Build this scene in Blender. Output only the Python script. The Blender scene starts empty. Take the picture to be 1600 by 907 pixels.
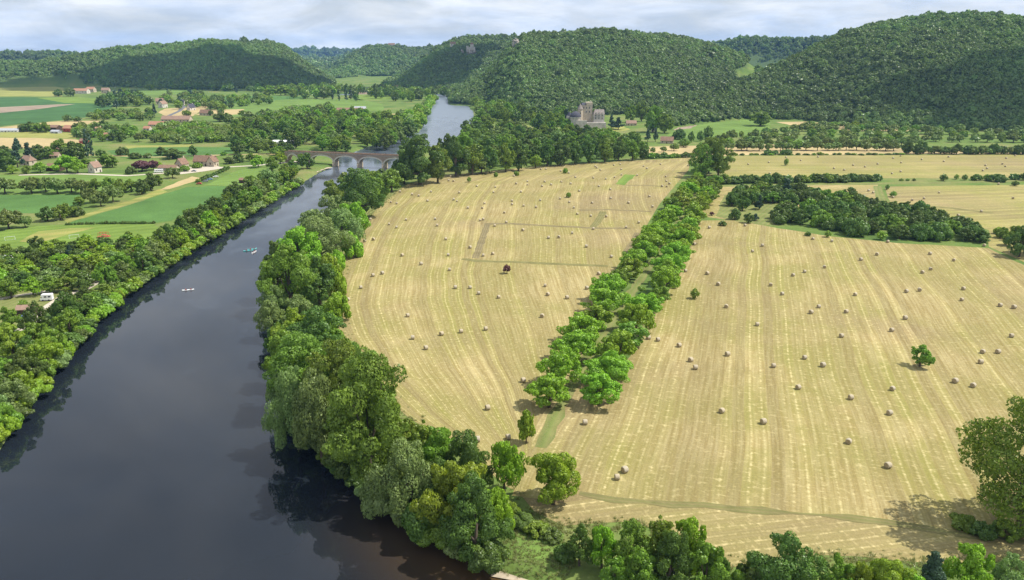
import bpy, bmesh, math, random
import numpy as np
from mathutils import Vector, Matrix, noise as mnoise

random.seed(7)
rng = np.random.default_rng(11)
SC = bpy.context.scene
COL = SC.collection
R = math.radians

# ------------------------------------------------------------------ camera, sky, sun, exposure
CAM_H = 100.0                      # metres above the valley floor
FOC = 1208.0                       # focal length in pixels of the 1600 px wide photograph
PITCH = math.atan((453.5 - 80.0) / FOC)
cam_data = bpy.data.cameras.new('camera')
cam_data.sensor_width = 36.0
cam_data.lens = 36.0 * FOC / 1600.0
cam_data.clip_start = 1.0
cam_data.clip_end = 30000.0
cam = bpy.data.objects.new('camera', cam_data)
cam.location = (0, 0, CAM_H)
cam.rotation_euler = (math.pi / 2 - PITCH, 0, 0)
COL.objects.link(cam)
SC.camera = cam

SUN_EL, SUN_AZ = 56.0, 90.0        # azimuth clockwise from the view direction (+Y): from the right
world = bpy.data.worlds.new('World')
SC.world = world
world.use_nodes = True
wn, wl = world.node_tree.nodes, world.node_tree.links
wn.clear()
def N(nodes, typ, **kw):
    n = nodes.new(typ)
    for k, v in kw.items():
        if k.startswith('i_'):
            n.inputs[k[2:].replace('_', ' ')].default_value = v
        elif k.startswith('n_'):
            n.inputs[int(k[2:])].default_value = v
        else:
            setattr(n, k, v)
    return n
w_out = N(wn, 'ShaderNodeOutputWorld')
w_bg = N(wn, 'ShaderNodeBackground', i_Strength=0.060)
w_sky = N(wn, 'ShaderNodeTexSky', sky_type='NISHITA', sun_disc=False, sun_elevation=R(SUN_EL), sun_rotation=R(SUN_AZ),
          altitude=150.0, air_density=1.0, dust_density=1.2, ozone_density=1.5)
w_tc = N(wn, 'ShaderNodeTexCoord')
w_sep = N(wn, 'ShaderNodeSeparateXYZ')
wl.new(w_tc.outputs['Generated'], w_sep.inputs[0])
w_zm = N(wn, 'ShaderNodeMath', operation='MAXIMUM', n_1=0.0)
wl.new(w_sep.outputs['Z'], w_zm.inputs[0])
w_za = N(wn, 'ShaderNodeMath', operation='ADD', n_1=0.22)
wl.new(w_zm.outputs[0], w_za.inputs[0])
w_dx = N(wn, 'ShaderNodeMath', operation='DIVIDE')
w_dy = N(wn, 'ShaderNodeMath', operation='DIVIDE')
wl.new(w_sep.outputs['X'], w_dx.inputs[0]); wl.new(w_za.outputs[0], w_dx.inputs[1])
wl.new(w_sep.outputs['Y'], w_dy.inputs[0]); wl.new(w_za.outputs[0], w_dy.inputs[1])
w_cb = N(wn, 'ShaderNodeCombineXYZ')
wl.new(w_dx.outputs[0], w_cb.inputs[0]); wl.new(w_dy.outputs[0], w_cb.inputs[1])
w_n1 = N(wn, 'ShaderNodeTexNoise', i_Scale=1.9, i_Detail=8.0, i_Roughness=0.58, i_Distortion=0.7)
wl.new(w_cb.outputs[0], w_n1.inputs['Vector'])
w_r1 = N(wn, 'ShaderNodeMapRange', n_1=0.36, n_2=0.62, n_3=0.62, n_4=1.0)
wl.new(w_n1.outputs['Fac'], w_r1.inputs[0])
w_n2 = N(wn, 'ShaderNodeTexNoise', i_Scale=2.6, i_Detail=7.0, i_Roughness=0.6, i_Distortion=0.3)
wl.new(w_cb.outputs[0], w_n2.inputs['Vector'])
w_cr = N(wn, 'ShaderNodeValToRGB')
w_cr.color_ramp.elements[0].position = 0.34; w_cr.color_ramp.elements[0].color = (10.2, 11.6, 14.0, 1)
w_cr.color_ramp.elements[1].position = 0.66; w_cr.color_ramp.elements[1].color = (14.6, 15.0, 15.6, 1)
wl.new(w_n2.outputs['Fac'], w_cr.inputs[0])
w_mx = N(wn, 'ShaderNodeMix', data_type='RGBA')
wl.new(w_r1.outputs[0], w_mx.inputs[0]); wl.new(w_sky.outputs[0], w_mx.inputs[6]); wl.new(w_cr.outputs[0], w_mx.inputs[7])
wl.new(w_mx.outputs[2], w_bg.inputs['Color'])
wl.new(w_bg.outputs[0], w_out.inputs['Surface'])

sun_data = bpy.data.lights.new('sun', 'SUN')
sun_data.energy = 5.0
sun_data.angle = R(0.53)
sun_data.color = (1.0, 0.955, 0.88)
sun = bpy.data.objects.new('sun', sun_data)
sun_dir = Vector((math.sin(R(SUN_AZ)) * math.cos(R(SUN_EL)), math.cos(R(SUN_AZ)) * math.cos(R(SUN_EL)), math.sin(R(SUN_EL))))
sun.rotation_euler = sun_dir.to_track_quat('Z', 'Y').to_euler()
sun.location = (300, 100, 600)
COL.objects.link(sun)

SC.view_settings.view_transform = 'Standard'
SC.view_settings.look = 'None'
SC.view_settings.exposure = 0.28
SC.view_settings.gamma = 1.0
SC.render.engine = 'CYCLES'
SC.cycles.max_bounces = 6
SC.cycles.diffuse_bounces = 2
SC.cycles.glossy_bounces = 3
SC.cycles.transmission_bounces = 3
SC.cycles.transparent_max_bounces = 6
SC.cycles.volume_bounces = 1
SC.cycles.use_denoising = True

# ------------------------------------------------------------------ from a point of the photograph to a place on the valley floor
CP, SP = math.cos(PITCH), math.sin(PITCH)
def ray(px, py):
    dx, dv = (px - 800.0) / FOC, (453.5 - py) / FOC
    return np.array([dx, CP + dv * SP, -SP + dv * CP])
def G(px, py, z=0.0):
    d = ray(px, py)
    t = (CAM_H - z) / -d[2]
    return Vector((d[0] * t, d[1] * t, z))
def depth_of(p):                    # distance along the optical axis
    return p[1] * CP - (p[2] - CAM_H) * SP
def px2m(p):
    return depth_of(p) / FOC
def azpx(px):                       # azimuth of a column near the horizon
    return math.atan2(px - 800.0, 1264.0)
def to_px(p):
    d = depth_of(p)
    up = p[1] * SP + (p[2] - CAM_H) * CP
    return 800 + FOC * p[0] / d, 453.5 - FOC * up / d

# ------------------------------------------------------------------ materials
MATS = {}
def new_mat(name):
    m = bpy.data.materials.new(name)
    m.use_nodes = True
    m.node_tree.nodes.clear()
    MATS[name] = m
    return m, m.node_tree.nodes, m.node_tree.links
def ramp(nodes, stops):
    r = nodes.new('ShaderNodeValToRGB')
    e = r.color_ramp.elements
    while len(e) < len(stops):
        e.new(0.5)
    for el, (p, c) in zip(e, stops):
        el.position = p
        el.color = (*c, 1)
    return r
def mixc(nodes, links, fac, a, b, blend='MIX'):
    m = nodes.new('ShaderNodeMix'); m.data_type = 'RGBA'; m.blend_type = blend
    for idx, v in ((0, fac), (6, a), (7, b)):
        if hasattr(v, 'is_linked'):
            links.new(v, m.inputs[idx])
        elif idx == 0:
            m.inputs[0].default_value = v
        else:
            m.inputs[idx].default_value = (*v, 1)
    return m.outputs[2]
def math_n(nodes, links, op, a, b=None, c=None, clamp=False):
    m = nodes.new('ShaderNodeMath'); m.operation = op; m.use_clamp = clamp
    for i, v in enumerate((a, b, c)):
        if v is None:
            continue
        if hasattr(v, 'is_linked'):
            links.new(v, m.inputs[i])
        else:
            m.inputs[i].default_value = v
    return m.outputs[0]
def noise_n(nodes, links, vec, scale, detail=4.0, rough=0.55, dist=0.0):
    n = nodes.new('ShaderNodeTexNoise')
    n.inputs['Scale'].default_value = scale; n.inputs['Detail'].default_value = detail
    n.inputs['Roughness'].default_value = rough; n.inputs['Distortion'].default_value = dist
    if vec is not None:
        links.new(vec, n.inputs['Vector'])
    return n.outputs['Fac']
def finish(nodes, links, color, rough=0.9, spec=0.2, bump=None, bump_d=0.1):
    b = nodes.new('ShaderNodeBsdfPrincipled')
    o = nodes.new('ShaderNodeOutputMaterial')
    if hasattr(color, 'is_linked'):
        links.new(color, b.inputs['Base Color'])
    else:
        b.inputs['Base Color'].default_value = (*color, 1)
    b.inputs['Roughness'].default_value = rough
    b.inputs['Specular IOR Level'].default_value = spec
    if bump is not None:
        bn = nodes.new('ShaderNodeBump')
        bn.inputs['Strength'].default_value = 0.6
        bn.inputs['Distance'].default_value = bump_d
        links.new(bump, bn.inputs['Height'])
        links.new(bn.outputs[0], b.inputs['Normal'])
    links.new(b.outputs[0], o.inputs['Surface'])
    return b
def leaf_mat(name, dark, light, transl=0.22, spread=0.5, instancer=False):
    m, n, l = new_mat(name)
    at = n.new('ShaderNodeAttribute'); at.attribute_name = 'v'
    if instancer:
        oi = n.new('ShaderNodeAttribute'); oi.attribute_type = 'INSTANCER'; oi.attribute_name = 'tint'
        rnd = oi.outputs['Fac']
    else:
        oi = n.new('ShaderNodeObjectInfo')
        rnd = oi.outputs['Random']
    f = math_n(n, l, 'MULTIPLY_ADD', at.outputs['Fac'], 1 - spread, math_n(n, l, 'MULTIPLY', rnd, spread))
    c = mixc(n, l, f, dark, light)
    hs = n.new('ShaderNodeHueSaturation')
    l.new(c, hs.inputs['Color'])
    l.new(math_n(n, l, 'MULTIPLY_ADD', rnd, 0.05, 0.475), hs.inputs['Hue'])
    d = n.new('ShaderNodeBsdfDiffuse'); t = n.new('ShaderNodeBsdfTranslucent'); mx = n.new('ShaderNodeMixShader')
    g = n.new('ShaderNodeBsdfGlossy'); g.inputs['Roughness'].default_value = 0.45; g.inputs['Color'].default_value = (1, 1, 1, 1)
    mx2 = n.new('ShaderNodeMixShader'); mx2.inputs[0].default_value = 0.03
    o = n.new('ShaderNodeOutputMaterial')
    l.new(hs.outputs[0], d.inputs['Color'])
    l.new(mixc(n, l, 1.0, hs.outputs[0], (1.25, 1.3, 0.7), 'MULTIPLY'), t.inputs['Color'])
    mx.inputs[0].default_value = transl
    l.new(d.outputs[0], mx.inputs[1]); l.new(t.outputs[0], mx.inputs[2])
    l.new(mx.outputs[0], mx2.inputs[1]); l.new(g.outputs[0], mx2.inputs[2])
    l.new(mx2.outputs[0], o.inputs['Surface'])
    return m
def simple_mat(name, c1, c2=None, scale=1.0, rough=0.85, spec=0.2, bump=0.0):
    m, n, l = new_mat(name)
    tc = n.new('ShaderNodeTexCoord')
    nz = noise_n(n, l, tc.outputs['Object'], scale, 5.0, 0.6)
    c2 = c2 or tuple(x * 0.72 for x in c1)
    r_ = ramp(n, [(0.3, c2), (0.7, c1)])
    l.new(nz, r_.inputs[0])
    finish(n, l, r_.outputs[0], rough, spec, nz if bump else None, bump)
    return m

LEAF = {
    'bright': leaf_mat('leaf_bright', (0.14, 0.27, 0.016), (0.315, 0.49, 0.03)),
    'green':  leaf_mat('leaf_green', (0.1, 0.19, 0.02), (0.25, 0.375, 0.036)),
    'dark':   leaf_mat('leaf_dark', (0.058, 0.115, 0.02), (0.155, 0.235, 0.036)),
    'ash':    leaf_mat('leaf_ash', (0.095, 0.172, 0.022), (0.245, 0.355, 0.044)),
    'willow': leaf_mat('leaf_willow', (0.13, 0.212, 0.056), (0.3, 0.41, 0.122)),
    'yellow': leaf_mat('leaf_yellow', (0.140, 0.240, 0.018), (0.330, 0.430, 0.036)),
    'blue':   leaf_mat('leaf_conifer', (0.034, 0.074, 0.040), (0.093, 0.155, 0.085)),
    'copper': leaf_mat('leaf_copper', (0.078, 0.031, 0.034), (0.186, 0.070, 0.070)),
    'olive':  leaf_mat('leaf_olive', (0.1, 0.16, 0.034), (0.24, 0.32, 0.074)),
}
LEAF_FOREST = leaf_mat('leaf_forest', (0.062, 0.12, 0.034), (0.255, 0.37, 0.09), 0.25, 0.68, True)
BARK = simple_mat('bark', (0.16, 0.125, 0.09), (0.07, 0.055, 0.04), 3.0)

def hay_mat(name, lane=3.3, straw=(0.415, 0.348, 0.172), tan=(0.262, 0.202, 0.080), green=(0.190, 0.179, 0.048), dashes=0.38, lw=0.55):
    """Mown hay meadow: UV is in metres, u across the swaths and v along them."""
    m, n, l = new_mat(name)
    uv = n.new('ShaderNodeUVMap'); uv.uv_map = 'metres'
    wob = n.new('ShaderNodeTexNoise'); wob.inputs['Scale'].default_value = 0.011; wob.inputs['Detail'].default_value = 1.0
    l.new(uv.outputs[0], wob.inputs['Vector'])
    sub = n.new('ShaderNodeVectorMath'); sub.operation = 'SUBTRACT'; sub.inputs[1].default_value = (0.5, 0.5, 0.5)
    l.new(wob.outputs['Color'], sub.inputs[0])
    scl = n.new('ShaderNodeVectorMath'); scl.operation = 'SCALE'; scl.inputs['Scale'].default_value = 6.5
    l.new(sub.outputs[0], scl.inputs[0])
    add = n.new('ShaderNodeVectorMath'); add.operation = 'ADD'
    l.new(uv.outputs[0], add.inputs[0]); l.new(scl.outputs[0], add.inputs[1])
    sp = n.new('ShaderNodeSeparateXYZ'); l.new(add.outputs[0], sp.inputs[0])
    u, v = sp.outputs['X'], sp.outputs['Y']
    ul = math_n(n, l, 'DIVIDE', u, lane)
    fl = math_n(n, l, 'FLOOR', ul)
    fr = math_n(n, l, 'FRACT', ul)
    wn_ = n.new('ShaderNodeTexWhiteNoise'); wn_.noise_dimensions = '1D'; l.new(fl, wn_.inputs['W'])
    lane_r = wn_.outputs['Value']
    tri = math_n(n, l, 'ABSOLUTE', math_n(n, l, 'SUBTRACT', fr, 0.5))           # 0 in the middle of a lane
    # stretched noise along the swath
    cs = n.new('ShaderNodeCombineXYZ')
    l.new(math_n(n, l, 'MULTIPLY', u, 1.0), cs.inputs[0]); l.new(math_n(n, l, 'MULTIPLY', v, 0.035), cs.inputs[1])
    streak = noise_n(n, l, cs.outputs[0], 1.0, 5.0, 0.65)
    cd = n.new('ShaderNodeCombineXYZ')
    l.new(math_n(n, l, 'MULTIPLY', u, 0.45), cd.inputs[0]); l.new(math_n(n, l, 'MULTIPLY', v, 0.75), cd.inputs[1])
    dash = noise_n(n, l, cd.outputs[0], 1.0, 4.0, 0.62)
    fine = noise_n(n, l, uv.outputs[0], 1.6, 5.0, 0.7)
    big = noise_n(n, l, uv.outputs[0], 0.022, 5.0, 0.6)
    big2 = noise_n(n, l, uv.outputs[0], 0.009, 3.0, 0.55, 0.6)
    # raked rows: a narrow pale line where the straw was left, broken up
    row = math_n(n, l, 'SUBTRACT', 0.26, math_n(n, l, 'MULTIPLY', tri, 1.7), clamp=True)
    row = math_n(n, l, 'MULTIPLY', row, math_n(n, l, 'MULTIPLY_ADD', lane_r, 2.6, 0.6))
    brk = math_n(n, l, 'MULTIPLY_ADD', dash, 4.5, -1.85, clamp=True)
    row = math_n(n, l, 'MULTIPLY', row, math_n(n, l, 'MULTIPLY_ADD', brk, 2.0 * lw, 0.12 * lw), clamp=True)
    stre = math_n(n, l, 'MULTIPLY_ADD', streak, 4.2, -1.65, clamp=True)
    base = mixc(n, l, stre, tan, mixc(n, l, 0.30, straw, tan))
    gmask = math_n(n, l, 'MULTIPLY_ADD', big, 5.0, -1.8, clamp=True)
    gm2 = math_n(n, l, 'MULTIPLY', gmask, math_n(n, l, 'MULTIPLY_ADD', math_n(n, l, 'SUBTRACT', 1.0, tri), 0.4, math_n(n, l, 'MULTIPLY', lane_r, 0.55)), clamp=True)
    base = mixc(n, l, gm2, base, green)
    brown = math_n(n, l, 'MULTIPLY_ADD', big2, 5.0, -2.5, clamp=True)
    base = mixc(n, l, math_n(n, l, 'MULTIPLY', brown, 0.65), base, (0.235, 0.176, 0.096))
    base = mixc(n, l, row, base, tuple(min(1, x * 1.22) for x in straw))
    dots = math_n(n, l, 'MULTIPLY_ADD', dash, 9.0, -5.0, clamp=True)
    base = mixc(n, l, math_n(n, l, 'MULTIPLY', dots, dashes), base, tuple(min(1, x * 1.3) for x in straw))
    dk = math_n(n, l, 'MULTIPLY_ADD', fine, 0.85, math_n(n, l, 'MULTIPLY_ADD', lane_r, 0.30, 0.42))
    rgb = n.new('ShaderNodeCombineXYZ')
    for i in range(3):
        l.new(dk, rgb.inputs[i])
    base = mixc(n, l, 1.0, base, rgb.outputs[0], 'MULTIPLY')
    h = math_n(n, l, 'ADD', row, fine)
    finish(n, l, base, 0.95, 0.1, h, 0.15)
    return m
HAY = hay_mat('hay_meadow')
HAY2 = hay_mat('hay_meadow_greener', 4.0, (0.36, 0.308, 0.130), (0.262, 0.222, 0.082), (0.190, 0.192, 0.050), 0.2, 0.6)
HAY3 = hay_mat('hay_headland', 3.0, (0.41, 0.335, 0.165), (0.275, 0.214, 0.092), (0.195, 0.184, 0.054), 0.35, 0.7)

def crop_mat(name, c1, c2, row=1.6, strength=0.7, patch=0.02):
    m, n, l = new_mat(name)
    uv = n.new('ShaderNodeUVMap'); uv.uv_map = 'metres'
    sp = n.new('ShaderNodeSeparateXYZ'); l.new(uv.outputs[0], sp.inputs[0])
    f1 = noise_n(n, l, uv.outputs[0], 0.9, 5.0, 0.7)
    wob = math_n(n, l, 'MULTIPLY_ADD', f1, 0.7 * row, sp.outputs['X'])
    s = math_n(n, l, 'SINE', math_n(n, l, 'MULTIPLY', wob, 2 * math.pi / row))
    s = math_n(n, l, 'MULTIPLY_ADD', s, 0.5 * strength, 0.5)
    s = math_n(n, l, 'ADD', s, math_n(n, l, 'MULTIPLY_ADD', f1, 0.9, -0.45), clamp=True)
    base = mixc(n, l, s, c2, c1)
    big = math_n(n, l, 'MULTIPLY_ADD', noise_n(n, l, uv.outputs[0], patch, 5.0, 0.65), 1.1, 0.45)
    rgb = n.new('ShaderNodeCombineXYZ')
    for i in range(3):
        l.new(big, rgb.inputs[i])
    base = mixc(n, l, 1.0, base, rgb.outputs[0], 'MULTIPLY')
    finish(n, l, base, 0.95, 0.1, s, 0.3)
    return m
CROP = crop_mat('leafy_crop', (0.115, 0.215, 0.052), (0.045, 0.105, 0.030), 3.0, 0.8)
CROP_D = crop_mat('dark_crop', (0.066, 0.140, 0.042), (0.042, 0.100, 0.033), 6.0, 0.5)
MEADOW = crop_mat('meadow_grass', (0.165, 0.235, 0.045), (0.115, 0.185, 0.035), 9.0, 0.6)
MEADOW_B = crop_mat('bright_meadow', (0.145, 0.225, 0.048), (0.110, 0.175, 0.040), 12.0, 0.4)
MEADOW_Y = crop_mat('dry_meadow', (0.300, 0.275, 0.085), (0.190, 0.225, 0.055), 14.0, 0.7)
STUBBLE = crop_mat('stubble', (0.430, 0.340, 0.170), (0.340, 0.265, 0.130), 7.0, 0.5)
SOIL = crop_mat('bare_soil', (0.300, 0.235, 0.170), (0.235, 0.185, 0.135), 5.0, 0.5)
VERGE = crop_mat('rough_verge', (0.130, 0.180, 0.045), (0.215, 0.200, 0.078), 3.0, 0.4, 0.09)
STRIPG = crop_mat('unmown_strip', (0.150, 0.156, 0.052), (0.215, 0.180, 0.080), 1.4, 0.5, 0.12)
STRIPB = crop_mat('worn_strip', (0.225, 0.180, 0.096), (0.172, 0.146, 0.068), 1.2, 0.5, 0.12)
GRAVEL = simple_mat('pale_gravel', (0.52, 0.46, 0.37), (0.40, 0.35, 0.27), 0.6)
ASPH = simple_mat('asphalt', (0.16, 0.16, 0.165), (0.10, 0.10, 0.105), 0.8)
SAND = simple_mat('river_sand', (0.48, 0.40, 0.29), (0.34, 0.28, 0.20), 0.8)

m, n, l = new_mat('ground')
geo = n.new('ShaderNodeNewGeometry')
a1 = noise_n(n, l, geo.outputs['Position'], 0.02, 6.0, 0.6)
a2 = noise_n(n, l, geo.outputs['Position'], 0.45, 5.0, 0.7)
r1 = ramp(n, [(0.32, (0.070, 0.125, 0.030)), (0.5, (0.125, 0.185, 0.042)), (0.68, (0.205, 0.205, 0.075))])
l.new(a1, r1.inputs[0])
k = math_n(n, l, 'MULTIPLY_ADD', a2, 0.9, 0.5)
cc = n.new('ShaderNodeCombineXYZ')
for i in range(3):
    l.new(k, cc.inputs[i])
gc = mixc(n, l, 1.0, r1.outputs[0], cc.outputs[0], 'MULTIPLY')
at = n.new('ShaderNodeAttribute'); at.attribute_name = 'bank'     # 1 = earth of the river bank and bed
gc = mixc(n, l, at.outputs['Fac'], gc, (0.23, 0.175, 0.105))
af = n.new('ShaderNodeAttribute'); af.attribute_name = 'wood'     # 1 = forest floor
gc = mixc(n, l, af.outputs['Fac'], gc, (0.065, 0.100, 0.034))
finish(n, l, gc, 0.95, 0.1, a2, 0.4)
GROUND = m

m, n, l = new_mat('river_water')
geo = n.new('ShaderNodeNewGeometry')
mp = n.new('ShaderNodeMapping'); mp.inputs['Scale'].default_value = (1.0, 0.55, 1.0)
l.new(geo.outputs['Position'], mp.inputs[0])
w1 = noise_n(n, l, mp.outputs[0], 0.55, 4.0, 0.6, 0.3)
w2 = noise_n(n, l, mp.outputs[0], 0.06, 3.0, 0.5, 0.5)
hh = math_n(n, l, 'MULTIPLY', w1, math_n(n, l, 'MULTIPLY_ADD', w2, 1.7, -0.45, clamp=True))
at = n.new('ShaderNodeAttribute'); at.attribute_name = 'shallow'
b = finish(n, l, mixc(n, l, at.outputs['Fac'], (0.011, 0.015, 0.021), (0.075, 0.045, 0.017)), 0.02, 0.5, hh, 0.022)
spw = n.new('ShaderNodeSeparateXYZ'); l.new(geo.outputs['Position'], spw.inputs[0])      # the upper reach is ruffled, with a painted sky sheen
ruf_sheen = math_n(n, l, 'ADD', math_n(n, l, 'MULTIPLY_ADD', spw.outputs['Y'], 1 / 900.0, -0.42), math_n(n, l, 'MULTIPLY_ADD', w2, 0.9, -0.45), clamp=True)
l.new(math_n(n, l, 'MULTIPLY_ADD', ruf_sheen, 0.30, 0.02), b.inputs['Roughness'])
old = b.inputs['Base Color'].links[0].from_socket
l.new(mixc(n, l, ruf_sheen, old, (0.150, 0.180, 0.215)), b.inputs['Base Color'])  # silver sky reflection of the far reach, painted into the base colour
b.inputs['IOR'].default_value = 1.333
WATER = m

# ------------------------------------------------------------------ object helpers
def mesh_obj(name, verts, faces, mat, parent=None, smooth=False):
    me = bpy.data.meshes.new(name)
    me.from_pydata([tuple(v) for v in verts], [], faces)
    for mm in (mat if isinstance(mat, (list, tuple)) else [mat]):
        me.materials.append(mm)
    if smooth:
        me.polygons.foreach_set('use_smooth', [True] * len(me.polygons))
    o = bpy.data.objects.new(name, me)
    COL.objects.link(o)
    if parent is not None:
        o.parent = parent
    return o
def link_mesh(name, me, parent=None):
    o = bpy.data.objects.new(name, me)
    COL.objects.link(o)
    if parent is not None:
        o.parent = parent
    return o
def tag(o, label, cat, group=None):
    o['label'] = label
    o['category'] = cat
    if group:
        o['group'] = group
    return o
def empty(name, loc, rz=0.0):
    o = bpy.data.objects.new(name, None)
    o.location = loc
    o.rotation_euler = (0, 0, rz)
    o.empty_display_size = 1.0
    COL.objects.link(o)
    return o
class MB:
    """collects simple shapes into one mesh"""
    def __init__(self):
        self.v, self.f, self.mi = [], [], []
    def add(self, vs, fs, mi=0):
        k = len(self.v)
        self.v += [tuple(p) for p in vs]
        self.f += [tuple(i + k for i in q) for q in fs]
        self.mi += [mi] * len(fs)
        return self
    def box(self, x0, x1, y0, y1, z0, z1, mi=0):
        vs = [(x0, y0, z0), (x1, y0, z0), (x1, y1, z0), (x0, y1, z0), (x0, y0, z1), (x1, y0, z1), (x1, y1, z1), (x0, y1, z1)]
        return self.add(vs, [(0, 3, 2, 1), (4, 5, 6, 7), (0, 1, 5, 4), (1, 2, 6, 5), (2, 3, 7, 6), (3, 0, 4, 7)], mi)
    def tube(self, pts, rads, n=8, mi=0, cap=True):
        rings = []
        for i, (p, r_) in enumerate(zip(pts, rads)):
            p = Vector(p)
            a = Vector(pts[max(0, i - 1)]); b_ = Vector(pts[min(len(pts) - 1, i + 1)])
            d = (b_ - a).normalized()
            s = d.cross(Vector((0, 0, 1)))
            if s.length < 1e-3:
                s = Vector((1, 0, 0))
            s.normalize()
            t = d.cross(s)
            rings.append([p + (s * math.cos(2 * math.pi * j / n) + t * math.sin(2 * math.pi * j / n)) * r_ for j in range(n)])
        vs = [q for r_ in rings for q in r_]
        fs = [(i * n + j, i * n + (j + 1) % n, (i + 1) * n + (j + 1) % n, (i + 1) * n + j) for i in range(len(rings) - 1) for j in range(n)]
        if cap:
            fs.append(tuple(range(n))[::-1]); fs.append(tuple((len(rings) - 1) * n + j for j in range(n)))
        return self.add(vs, fs, mi)
    def cone(self, c, prof, n=16, mi=0):
        """lathe about a vertical axis: prof = [(radius, z), ...]"""
        vs, fs = [], []
        for r_, z in prof:
            vs += [(c[0] + r_ * math.cos(2 * math.pi * j / n), c[1] + r_ * math.sin(2 * math.pi * j / n), c[2] + z) for j in range(n)]
        for i in range(len(prof) - 1):
            fs += [(i * n + j, i * n + (j + 1) % n, (i + 1) * n + (j + 1) % n, (i + 1) * n + j) for j in range(n)]
        fs.append(tuple(range(n))[::-1]); fs.append(tuple((len(prof) - 1) * n + j for j in range(n)))
        return self.add(vs, fs, mi)
    def mesh(self, name, mats):
        me = bpy.data.meshes.new(name)
        me.from_pydata(self.v, [], self.f)
        for mm in (mats if isinstance(mats, (list, tuple)) else [mats]):
            me.materials.append(mm)
        me.polygons.foreach_set('material_index', self.mi)
        me.update()
        return me
    def build(self, name, mats, parent=None):
        return link_mesh(name, self.mesh(name, mats), parent)
ONES = ['zeroth', 'first', 'second', 'third', 'fourth', 'fifth', 'sixth', 'seventh', 'eighth', 'ninth', 'tenth', 'eleventh', 'twelfth', 'thirteenth',
        'fourteenth', 'fifteenth', 'sixteenth', 'seventeenth', 'eighteenth', 'nineteenth']
TENS = ['', '', 'twent', 'thirt', 'fort', 'fift', 'sixt', 'sevent', 'eight', 'ninet']
def ordinal(k):
    if k < 20:
        return ONES[k]
    if k >= 100:
        return 'hundred-and-' + ordinal(k - 100) if k > 100 else 'hundredth'
    return TENS[k // 10] + 'ieth' if k % 10 == 0 else TENS[k // 10] + 'y-' + ONES[k % 10]

# ------------------------------------------------------------------ the valley: river course, hills, ground sheet
RIGHT_SHORE = [G(*q) for q in [(850, 906), (780, 884), (700, 850), (620, 800), (560, 752), (500, 705), (455, 650), (442, 580), (432, 500), (440, 440), (480, 385),
                               (525, 325), (560, 292), (592, 270), (618, 256)]] + [Vector((-105, 760, 0)), Vector((-88, 860, 0)), Vector((-70, 960, 0))] + \
              [G(*q) for q in [(733, 205), (741, 190), (738, 172), (722, 155), (700, 146)]]
LEFT_SHORE = [G(*q) for q in [(-60, 790), (0, 690), (60, 600), (100, 555), (150, 500), (200, 455), (250, 420), (300, 388), (350, 357), (400, 327), (440, 302), (470, 284),
                              (498, 267), (522, 257)]] + [Vector((-172, 780, 0)), Vector((-158, 880, 0)), Vector((-135, 970, 0))] + \
             [G(*q) for q in [(655, 205), (664, 190), (672, 172), (682, 155), (672, 146)]]
RIVER = [Vector((300, -10, 0)), Vector((170, 50, 0)), Vector((100, 95, 0)), Vector((45, 118, 0))] + RIGHT_SHORE + [Vector((-420, 1960, 0)), Vector((-700, 1990, 0)),
         Vector((-700, 1915, 0)), Vector((-420, 1890, 0))] + LEFT_SHORE[::-1] + [Vector((-180, 110, 0)), Vector((-230, 20, 0)), Vector((-260, -120, 0)), Vector((300, -120, 0))]
RP = np.array([(p.x, p.y) for p in RIVER])
def poly_sd(x, y, P):
    """signed distance to a closed polygon, negative inside (arrays)"""
    d2 = np.full(x.shape, 1e18)
    ins = np.zeros(x.shape, bool)
    for i in range(len(P)):
        ax, ay = P[i]; bx, by = P[(i + 1) % len(P)]
        ex, ey = bx - ax, by - ay
        t = np.clip(((x - ax) * ex + (y - ay) * ey) / (ex * ex + ey * ey), 0, 1)
        d2 = np.minimum(d2, (x - ax - t * ex) ** 2 + (y - ay - t * ey) ** 2)
        c = (ay > y) != (by > y)
        with np.errstate(divide='ignore', invalid='ignore'):
            xi = ax + (y - ay) * ex / (ey if ey != 0 else 1e-9)
        ins ^= c & (x < xi)
    d = np.sqrt(d2)
    return np.where(ins, -d, d)
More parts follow.
